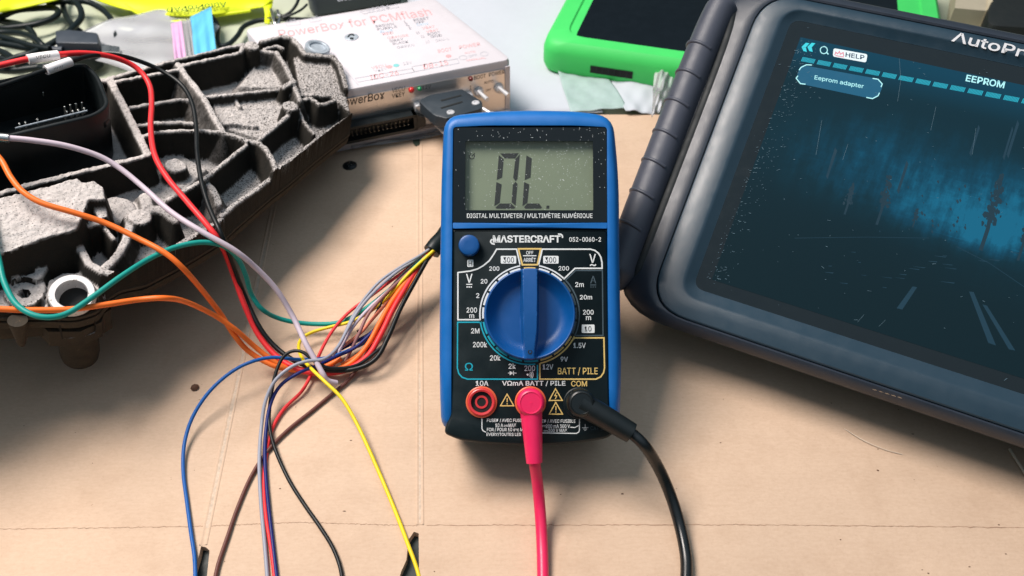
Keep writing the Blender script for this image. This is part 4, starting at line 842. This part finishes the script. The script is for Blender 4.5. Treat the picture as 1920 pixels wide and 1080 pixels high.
sheet('paper_sheet', 'paper', [(760, -60), (1060, -60), (1130, 214), (780, 216)], .2, 'white paper lying between the white box and the green tool', 'paper', .5, seed=3)
sheet('paper_sheet', 'paper', [(1130, 120), (1300, 100), (1236, 214), (1172, 216)], .3, 'curled white paper strip lying between the green tool and the tablet grip', 'paper', 1.1, seed=5)
sheet('plastic_strip', 'pale_strip', [(1040, 120), (1120, 120), (1178, 206), (1070, 212)], 1.6, 'pale teal plastic strip poking out beneath the green tool', 'plastic', .7, seed=8)
sheet('plastic_film', 'poly_film', [(1225, 150), (1275, 110), (1262, 190), (1220, 235)], 8, 'crumpled clear plastic film against the ribbed tablet grip', 'plastic', 2.5, seed=9)
sheet('plastic_film', 'poly_film', [(655, 262), (850, 222), (850, 252), (660, 282)], 1.0, 'clear plastic film under the front of the white box', 'plastic', .5, seed=10)
mb = MB(); tq = rpoly([(772, 245), (790, 244), (786, 272), (780, 275), (775, 270)], 3, 3); mb.prism([P(u, v, .3) for u, v in tq], Z*.4); tag(mb.build('plastic_tab', 'olive'), 'small dull tab sticking out from the clear film before the box', 'tab')
sheet('zip_bag', 'poly_bag', [(95, 95), (330, 10), (415, 60), (330, 175)], 3, 'clear zip bag with a pink and blue striped end behind the cast housing', 'bag', 2.0, seed=4)
bag = bpy.data.objects['zip_bag']; bag['_o'] = [0., 0., 0.]
def flap(px, z, m, nm):
    mb = MB(); n_ = 14; A, B, D, E_ = px; V = []
    for i in range(n_+1):
        for j in range(n_+1):
            s_, t = i/n_, j/n_; p = (np.array(A)*(1-s_)+np.array(B)*s_)*(1-t)+(np.array(E_)*(1-s_)+np.array(D)*s_)*t
            V.append(P(*p, z+2.2*math.sin(3*t+s_)+.5*math.sin(14*s_)))
    mb.add(V, [(i*(n_+1)+j, (i+1)*(n_+1)+j, (i+1)*(n_+1)+j+1, i*(n_+1)+j+1) for i in range(n_) for j in range(n_)]); o = mb.build(nm, m, bag, angle=180); so = o.modifiers.new('thickness', 'SOLIDIFY'); so.thickness = .2*S
flap([(320, 44), (340, 38), (350, 118), (328, 120)], 12, 'bag_pink', 'pink_stripe'); flap([(340, 38), (356, 34), (368, 116), (350, 118)], 12.05, 'poly_film', 'clear_stripe'); flap([(356, 32), (396, 12), (408, 118), (366, 120)], 12, 'bag_blue', 'blue_stripe')

# ------------------------------------------------------------------ lanyard, cables, other gear along the back
lan = thing('lanyard', P(330, 10), 'neon yellow lanyard with dark lettering and a metal clip, top left behind the bag', 'lanyard')
def ribbon(top, bot, z, nm='strap', m='neon', zz=None):
    a, b = spline(top, 8), spline(bot, 8); k = len(a); mb = MB(); zf = lambda i: z+1.2*math.sin(i*.35)
    A = [P(*q, zf(i)) for i, q in enumerate(a)]; B = [P(*q, zf(i)-.8) for i, q in enumerate(b)]
    mb.add(A+B, [(i, i+1, k+i+1, k+i) for i in range(k-1)]); o = mb.build(nm, m, lan, angle=180); so = o.modifiers.new('thickness', 'SOLIDIFY'); so.thickness = .9*S; return o
ribbon([(-30, 2), (20, -4), (60, -10), (110, -20)], [(-30, 27), (0, 22), (45, 13), (110, -2)], 14)
strap = ribbon([(150, -22), (240, -14), (310, -12), (400, -12), (480, -10), (510, 0)], [(170, -4), (232, 16), (300, 27), (390, 27), (460, 17), (494, 12)], 7)
ribbon([(488, 0), (496, 20), (496, 42)], [(512, -2), (509, 20), (506, 44)], 6)
mb = MB(); mb.tube(spline([P(*q) for q in ((190, -4, 5), (225, 5, 6), (250, 20, 5), (275, 33, 4), (300, 39, 3), (340, 40, 3), (400, 30, 4), (470, 20, 5))], 8), [1.2]*57, 8); mb.build('strap_edge', 'neon', lan)
mb = MB(); LT = lambda u, v, h=0: P(u, v, 10+h)
v_, f_ = glyphs('AutoProPAD', .012); A, B, D = LT(424, 3), LT(312, 14), LT(426, 12.5); mb.add([A+(B-A)*x+(D-A)*y for x, y in v_], f_); mb.build('lettering', 'neon_print', lan, smooth=False)
mb = MB(); mb.tube(spline([P(*q) for q in ((508, 18, 6), (511, 30, 7), (514, 42, 6), (520, 46, 5), (524, 34, 6), (520, 20, 6))], 6), 1.1, 8); mb.tube([P(522, 30, 6), P(528, 32, 6)], 2.0, 10); mb.build('clip', 'steel', lan)

def cable(name, label, r, paths, m='usb_black', cat='cable', n_=10):
    t = thing(name, P(*paths[0][0][:2]), label, cat); 
    for p in paths: mb = MB(); mb.tube(spline([P(*q) for q in p], n_), r, 12); mb.build('cord', m, t)
    return t
k6 = crop(0, 0, 6.4); Q = lambda z, *q: [(*k6(q[i], q[i+1]), z[i//2] if isinstance(z, list) else z) for i in range(0, len(q), 2)]
usb = cable('usb_cable', 'coiled black data cable with a plug, top left behind the cast housing', 2.15, [
    Q(6, -700, 420, -350, 330, 0, 205, 200, 125, 450, 100, 640, 95, 700, 145, 640, 215, 450, 285, 200, 325, 0, 335, -400, 300),
    Q([4, 4, 4, 4, 4, 3, 3, 3, 3, 3, 4], 770, -60, 755, 30, 775, 140, 835, 260, 950, 370, 1100, 455, 1300, 490, 1500, 450, 1700, 340, 1920, 210, 2130, 130),
    Q([8, 8, 9, 8, 7, 7, 6, 5, 4], 560, 40, 800, 15, 1000, 15, 1120, 50, 1260, 140, 1350, 260, 1392, 400, 1375, 530, 1335, 640),
    Q([9, 9, 10, 12, 12, 8], -100, 392, 100, 388, 260, 405, 400, 455, 500, 535, 560, 620),
    Q([12, 12, 12, 11, 11, 10, 9, 8], 0, 770, 200, 690, 380, 640, 560, 555, 720, 460, 890, 320, 980, 190, 960, 90)[:7]+Q([8, 7], 930, 50, 820, 20),
    Q(9, -60, 590, 60, 640, 150, 700, 230, 790), Q(6, -200, 690, 0, 700, 200, 740, 420, 800, 640, 840), Q(13, -100, 430, 120, 470, 340, 540, 500, 575, 600, 590), Q([3, 3, 4, 5, 5], -100, 250, 80, 262, 260, 300, 380, 380, 430, 500)])
mb = MB(); mb.tube(spline([P(*q) for q in Q(11, 0, 520, 300, 570, 560, 612)], 6), 2.3, 12); mb.build('cord', 'usb_black', usb)
mb = MB(); mb.tube([P(*k6(540, 605), 10), P(*k6(620, 605), 10)], 3.4, 14); mb.tube([P(*k6(600, 605), 10), P(*k6(760, 605), 10)], 2.6, 12)
pq = rpoly([k6(735, 545), k6(900, 530), k6(1240, 570), k6(1255, 700), k6(740, 690)], 3, 3); mb.prism([P(u, v, 4) for u, v in pq], Z*11, 1.2); mb.build('plug_body', 'dongle', usb)
mb = MB(); pq = [k6(1245, 600), k6(1460, 635), k6(1465, 700), k6(1250, 690)]; mb.prism([P(u, v, 7) for u, v in pq], Z*4.5); mb.build('plug_tip', 'steel', usb)
p2 = thing('cable_plug', P(*k6(980, 780)), 'black moulded cable plug behind the open connector of the cast housing', 'plug'); mb = MB(); pq = rpoly([k6(700, 720), k6(1240, 700), k6(1250, 790), k6(1150, 850), k6(700, 850)], 4, 3); mb.prism([P(u, v, 1) for u, v in pq], Z*9, 1.5); mb.build('plug_body', 'usb_black', p2)
mb = MB(); mb.tube(spline([P(*q) for q in ((-30, 128, 5), (20, 132, 6), (60, 128, 6), (115, 122, 5))], 8), 2.4, 12); mb.build('cord', 'usb_black', p2)
cable('thin_cable', 'thin black cable lying between the bag and the white box', 1.7, [[(310, 36, 3), (345, 21, 5), (375, 17, 6), (395, 30, 5), (408, 48, 4), (408, 75, 3), (414, 86, 2.5), (430, 82, 2.5), (446, 66, 3), (455, 52, 3), (468, 44, 3), (490, 38, 3), (530, 36, 3), (600, 38, 3)]])
dg = thing('adapter_dongle', P(660, -20), 'dark grey adapter with faint lettering behind the white box', 'adapter')
mb = MB(); dq = rpoly([(572, -60), (748, -80), (752, 4), (592, 30), (580, 18)], [10, 10, 4, 10, 10], 4); mb.prism([P(u, v, 0) for u, v in dq], Z*24, 2); mb.build('case', 'dongle', dg)
mb = MB(); text(mb, 'CHAMELEON', lambda u, v, h=0: P(u, v, 24+h), bl=(633, 3), br=(700, -7), hp=6, h=.15); mb.build('lettering', 'print_faint', dg, smooth=False)
mb = MB(); mb.tube(spline([P(*q) for q in ((528, 32, 6), (545, 22, 8), (556, 8, 10), (562, -8, 10))], 6), 1.1, 8); mb.tube(spline([P(*q) for q in ((530, 34, 6), (550, 26, 8), (565, 18, 12), (576, 8, 14))], 6), .9, 8); mb.build('tether', 'usb_black', dg)
cbx = thing('card_box', P(1810, 20), 'beige card box standing beside the green tool, top right', 'box')
mb = MB(); q = [P(*p, 0) for p in ((1772, 60), (1835, 66), (1850, -60), (1790, -60))]; mb.prism(q, Z*18); mb.build('box_body', 'beige', cbx); mb = MB(); q = [P(*p, 0) for p in ((1830, 66), (1839, 66), (1852, -60), (1845, -60))]; mb.prism(q, Z*19); mb.build('box_edge', 'beige_edge', cbx)
om = thing('olive_pouch', P(1880, 10), 'dark olive pouch at the far right corner of the bench', 'pouch'); mb = MB(); q = rpoly([P(*p)[:2] for p in ((1836, 66), (1990, 90), (2000, -60), (1850, -60))], 5, 3); mb.prism([(x, y, 0) for x, y in q], Z*8, 2); mb.build('pouch_body', 'olive', om)
bc = thing('black_case', P(1900, 50), 'black rounded case on the olive pouch behind the tablet', 'case'); mb = MB(); q = rpoly([P(*p, 9)[:2] for p in ((1838, 50), (1850, 24), (1990, 22), (1990, 90), (1836, 80))], 8, 4); mb.prism([(x, y, 8.2) for x, y in q], Z*14, 3); mb.build('case_body', 'cloth_black', bc)
mb = MB(); mb.tube([P(1888, -10, 9.5), P(1910, 14, 9.5), P(1925, 22, 9.5)], 1.2, 8); mb.build('piping', 'dongle', bc)
# small bits on the cardboard
scr = thing('loose_screw', P(656, 311), 'small dark cross-head screw lying on the cardboard left of the multimeter', 'screw'); mb = MB(); mb.lathe(P(656, 311), X, Y, Z, [(4.1, 0), (4.1, .5), (3.4, 1.1), (.2, 1.25)], 28); hs = mb.build('screw_head', 'conn_black', scr)
mb = MB(); mb.prism([P(656, 311)+Z*1.2+X*a+Y*b for a, b in ((-2.4, -.4), (2.4, -.4), (2.4, .4), (-2.4, .4))], Z*.12); mb.prism([P(656, 311)+Z*1.22+X*a+Y*b for a, b in ((-.4, -2.4), (.4, -2.4), (.4, 2.4), (-.4, 2.4))], Z*.12); mb.build('cross_slot', 'steel', hs)
mb = MB(); mb.lathe(P(366, 728), X, Y, Z, [(1.5, 0), (1.9, .7), (1.2, 1.6), (.3, 2.1)], 7); tag(mb.build('crumb', 'crumb', smooth=False), 'brown crumb of dirt on the cardboard left of the blue wire', 'crumb')
mb = MB(); mb.tube(spline([P(*q) for q in ((1583, 804, .4), (1620, 826, .8), (1660, 843, .6), (1692, 852, .3))], 6), .14, 6); mat('bristle', (.72, .62, .50), .5); tag(mb.build('bristle', 'bristle'), 'pale thin bristle lying on the cardboard below the tablet', 'bristle')
mb = MB(); mb.tube([P(1893, 842, .5), P(1925, 892, 1.5)], .6, 8); tag(mb.build('straw', 'bristle'), 'pale straw at the right edge of the cardboard by the tablet', 'straw')

# ------------------------------------------------------------------ loose wires
WG = 'coloured wires of the loose harness'
def E(u, v, h): return EC.at(u, v, h)
def wire(m, label, pts, r=1.15, sub=None):
    """pts: (u, v, z over the bench) or ('e', u, v, height over the cast housing's rim)"""
    hs = any(q[0] == 'e' for q in pts)
    w_ = [E(*q[1:]) if q[0] == 'e' else P(q[0], q[1], q[2]*(.87 if hs and q[2] > 24 else 1)) for q in pts]; r *= .83 if r > 1.2 else .72
    oob = lambda q: not (0 < (q[1] if q[0] == 'e' else q[0]) < 1920 and (q[2] if q[0] == 'e' else q[1]) < 1080)
    if oob(pts[0]): d = w_[0]-w_[1]; d = d/np.linalg.norm(d); d[2] *= .3; w_ = [w_[0]+d*75-Z*8, w_[0]+d*38-Z*2]+w_          # they run on past the picture
    if oob(pts[-1]): d = w_[-1]-w_[-2]; d = d/np.linalg.norm(d); d[2] = min(0, d[2]*.3); w_ = w_+[w_[-1]+d*30, w_[-1]+d*62]
    t = thing('wire', w_[len(w_)//2]*np.array([1, 1, 0]), label, 'wire', WG)
    sw = spline(w_, 10); k_ = np.arange(len(sw)); ph = rng.uniform(0, 6.28, 4)
    sw = sw+.16*np.sin(k_/9+ph[0])[:, None]*X+.14*np.sin(k_/5.3+ph[1])[:, None]*Y+.10*np.sin(k_/7+ph[2])[:, None]*Z
    mb = MB(); mb.tube(sw, r, 10); mb.build('insulation', 'wire_'+m, t); return t
rw = wire('red', 'thick red wire with a white printed sleeve looping over the cast housing', [('e', -40, 132, 19), ('e', 0, 122, 19), ('e', 50, 111, 20), ('e', 110, 103, 20), ('e', 160, 100, 18), ('e', 205, 105, 15), ('e', 243, 119, 11), ('e', 267, 138, 8), ('e', 281, 163, 6), ('e', 284, 195, 5), ('e', 283, 240, 4), ('e', 291, 290, 4), ('e', 315, 335, 4), ('e', 350, 378, 4), ('e', 385, 418, 4),
     (410, 450, 62), (426, 482, 48), (441, 522, 34), (460, 575, 20), (484, 628, 11), (518, 668, 6), (560, 692, 4.5), (605, 700, 4), (650, 693, 4.5), (688, 668, 7), (712, 630, 10), (738, 578, 14), (765, 532, 17), (792, 490, 20), (815, 464, 22)], 1.55)
mb = MB(); sp = spline([E(*q) for q in ((52, 111.5, 20), (80, 107, 20.2), (109, 103.5, 20))], 6); mb.tube(sp, 2.15, 16); sl_ = mb.build('sleeve', 'sleeve_white', rw)
mb = MB(); SL = lambda u, v, h=0: EC.at(u, v, 22.3+h)
text(mb, 'VECU', SL, bl=(67, 111), br=(94, 107), hp=6, h=.1); mb.build('lettering', 'print_dark', sl_, smooth=False)
bw = wire('black', 'black wire with a white sleeve running over the cast housing beside the thick red one', [('e', -60, 178, 17), ('e', 0, 161, 17), ('e', 45, 146, 17.5), ('e', 90, 130, 18), ('e', 135, 114, 18), ('e', 175, 104, 17), ('e', 215, 103, 14), ('e', 255, 112, 10), ('e', 300, 131, 6), ('e', 340, 160, 5), ('e', 360, 195, 5), ('e', 368, 240, 4), ('e', 370, 285, 4), ('e', 377, 335, 4), ('e', 391, 385, 4), ('e', 410, 430, 4),
     (424, 462, 58), (440, 502, 42), (459, 552, 26), (486, 612, 14), (518, 652, 8), (560, 680, 6), (612, 694, 6), (665, 692, 7), (705, 672, 9), (728, 632, 12), (750, 580, 15), (775, 532, 18), (800, 488, 21), (817, 462, 23)], 1.3)
mb = MB(); mb.tube(spline([E(*q) for q in ((86, 132, 18), (108, 124, 18.3), (132, 116, 18))], 6), 2.1, 16); sl_ = mb.build('sleeve', 'sleeve_white', bw)
mb = MB(); text(mb, 'GND', lambda u, v, h=0: EC.at(u, v, 19.0+h), bl=(101, 133), br=(118, 126.5), hp=5, h=.3); mb.build('lettering', 'print_dark', sl_, smooth=False)
lw = wire('lilac', 'pale lilac wire arching from the connector across the cast housing', [('e', -30, 258, 16), ('e', 5, 259, 16), ('e', 60, 263, 16), ('e', 120, 272, 15), ('e', 180, 291, 12), ('e', 225, 316, 9), ('e', 272, 353, 7), ('e', 322, 398, 7), ('e', 380, 436, 7), (440, 470, 62), (482, 504, 50), (520, 545, 38), (550, 594, 26), (574, 645, 17), (590, 675, 13), (604, 700, 10), (614, 712, 7), (632, 718, 4)], 1.45)
mb = MB(); mb.tube([E(0, 258, 16), E(17, 259.5, 16)], 1.9, 12); mb.build('crimp', 'steel', lw)
wire('orange', 'orange wire curving down over the dusty mound of the cast housing', [('e', -30, 270, 14), ('e', 0, 298, 13), ('e', 20, 332, 12), ('e', 45, 360, 11), ('e', 82, 382, 10), ('e', 140, 400, 9), ('e', 200, 419, 7), ('e', 260, 447, 6), ('e', 310, 475, 6), (346, 506, 66), (380, 545, 50), (411, 586, 34), (441, 632, 20), (470, 661, 11), (515, 686, 6), (555, 693, 4), (600, 690, 4), (640, 672, 5)], 1.4)
wire('orange', 'orange wire passing low across the metal bushing ring of the cast housing', [('e', -40, 577, 0), ('e', 0, 579, 0), ('e', 60, 582, 0), ('e', 130, 580, 0), ('e', 200, 570, 0), ('e', 260, 562, 0), (312, 560, 66), (352, 567, 54), (400, 590, 38), (440, 618, 24), (480, 652, 13), (522, 682, 6), (560, 696, 3.5), (610, 697, 3.5), (655, 682, 5), (688, 648, 8), (712, 606, 12), (737, 562, 15), (770, 518, 18), (803, 480, 21)], 1.35)
wire('teal', 'teal wire swooping under the bushing ring and over the edge of the housing', [('e', -12, 440, 6), ('e', 0, 495, 4), ('e', 10, 532, 3), ('e', 30, 570, 2), ('e', 60, 590, 2), ('e', 96, 594, 2), ('e', 132, 584, 2), ('e', 180, 553, 3), ('e', 230, 517, 4), ('e', 280, 485, 4), ('e', 330, 463, 5), ('e', 380, 454, 5), (420, 462, 62), (446, 485, 50), (461, 515, 40), (472, 552, 28), (492, 581, 18), (524, 598, 10), (572, 606, 6), (628, 606, 6), (662, 594, 8), (692, 574, 11), (722, 550, 14), (762, 516, 18), (802, 480, 22)], 1.3)
wire('yellow', 'yellow wire hooking back on itself then running down to the right slot', [(816, 466, 22), (790, 495, 20), (762, 520, 18), (732, 552, 15), (700, 580, 12), (662, 601, 9), (620, 613, 7), (584, 624, 6), (564, 636, 6), (560, 652, 7), (567, 672, 9), (585, 692, 11), (611, 717, 11), (640, 747, 9), (666, 790, 6), (690, 838, 4), (714, 892, 2), (740, 955, 1.4), (764, 1018, 1.3), (782, 1070, 0), (792, 1120, -1)], 1.05)
wire('blue', 'blue wire looping out to the far left and down to the left slot', [(735, 590, 12), (705, 628, 8), (664, 652, 6), (612, 671, 6), (560, 674, 9), (512, 670, 12), (470, 679, 14), (430, 700, 13), (392, 735, 10), (362, 782, 6), (346, 832, 3), (343, 882, 1.5), (350, 942, 1.3), (358, 1000, 1.3), (366, 1050, 1.2), (368, 1120, .6)], 1.05)
wire('grey', 'grey wire arching over the junction and running straight down', [(815, 458, 23), (782, 485, 21), (742, 512, 19), (700, 549, 17), (672, 582, 15), (651, 618, 13), (632, 652, 12), (608, 672, 13), (578, 677, 14), (546, 689, 14), (515, 714, 12), (497, 752, 8), (490, 800, 4), (487, 862, 2.4), (490, 940, 1.6), (496, 1020, 1.4), (503, 1120, 1.3)], 1.05)
wire('navy', 'dark blue wire running down just right of the grey one', [(700, 622, 10), (668, 650, 8), (632, 668, 8), (598, 684, 10), (560, 699, 11), (527, 722, 9), (508, 757, 6), (499, 810, 3), (497, 870, 1.4), (502, 945, 1.2), (511, 1020, 1.2), (524, 1120, 1.2)], 1.05)
wire('red', 'thin red wire curving down from the junction behind the grey and blue ones', [(806, 474, 21), (760, 506, 18), (700, 552, 14), (655, 586, 10), (622, 622, 8), (600, 660, 5), (584, 700, 3), (566, 734, 2), (532, 768, 1.4), (509, 808, 1.3), (498, 858, 1.0), (494, 910, 1.0), (499, 970, 1.1), (510, 1040, 1.1), (520, 1120, 1.1)], 1.02)
wire('black', 'black wire with a tight loop at the junction, curving away to the lower right', [(720, 648, 8), (672, 684, 7), (622, 690, 9), (590, 678, 12), (568, 661, 14), (550, 658, 14), (533, 668, 13), (520, 692, 11), (511, 724, 8), (505, 764, 5), (505, 802, 3), (516, 842, 2), (541, 896, 1.4), (571, 946, 1.2), (602, 992, 1.2), (626, 1032, 1.2), (640, 1076, 1.2), (642, 1130, 1.2)], 1.05)
wire('brown', 'brown wire running from under the junction to the lower left', [(722, 596, 12), (700, 640, 7), (672, 688, 3), (650, 715, 1.6), (624, 738, 1.3), (588, 768, 1.2), (540, 806, 1.2), (502, 845, 1.1), (471, 892, 1.1), (446, 950, 1.1), (426, 1010, 1.1), (407, 1070, 1.1), (398, 1130, 1.1)], 1.05)
wire('lilac', 'lilac wire in the fan curving down to end at the junction', [(800, 478, 20), (770, 504, 18), (728, 545, 16), (695, 575, 14), (667, 607, 12), (646, 640, 9), (632, 666, 5), (622, 690, 2)], 1.1)
wire('maroon', 'dull maroon wire standing slightly apart in the middle of the fan', [(803, 478, 21), (765, 512, 19), (722, 553, 17), (690, 590, 14), (674, 622, 11), (660, 652, 7), (648, 678, 3), (640, 692, 1.6)], 1.05)
wire('salmon', 'salmon pink wire crossing the middle of the fan', [(806, 476, 20), (775, 512, 17), (738, 553, 14), (704, 592, 11), (672, 628, 8), (634, 655, 6), (598, 680, 4)], 1.1)
wire('black', 'thin black wire between the maroon and salmon ones in the fan', [(812, 468, 22), (780, 492, 20), (750, 520, 18), (722, 556, 15), (703, 592, 10), (684, 614, 6), (670, 622, 3)], .9)
wire('navy', 'dark blue wire bending down through the fan to the loop', [(800, 486, 18), (765, 540, 14), (737, 578, 11), (714, 606, 8), (690, 628, 6), (658, 645, 5), (620, 664, 4)], 1.15)
wire('yellow', 'short yellow wire emerging at the top of the fan', [(816, 466, 24), (795, 486, 22), (770, 510, 20), (746, 536, 17), (728, 556, 14), (716, 570, 11)], 1.1)
wire('grey', 'slim grey wire along the upper edge of the fan', [(814, 460, 24), (786, 480, 22), (752, 500, 20), (716, 524, 18), (690, 552, 15), (664, 590, 11), (640, 640, 8), (622, 668, 6)], .95)
wire('orange', 'orange wire along the lower edge of the fan', [(812, 474, 21), (782, 514, 18), (754, 556, 15), (730, 598, 12), (704, 634, 8), (672, 664, 5), (640, 684, 3)], 1.1)
slv = thing('harness_sleeve', P(822, 455, 0), 'black heat-shrink sleeve gathering the wires at the left side of the multimeter', 'sleeve')
mb = MB(); mb.tube(spline([P(*q) for q in ((809, 472, 21.5), (818, 460, 22.5), (835, 440, 23), (860, 395, 22), (870, 330, 18), (868, 262, 18), (866, 215, 18))], 6), 4.2, 18); mb.build('sleeve', 'usb_black', slv)

for o in bpy.data.objects:
    if '_o' in o: del o['_o']
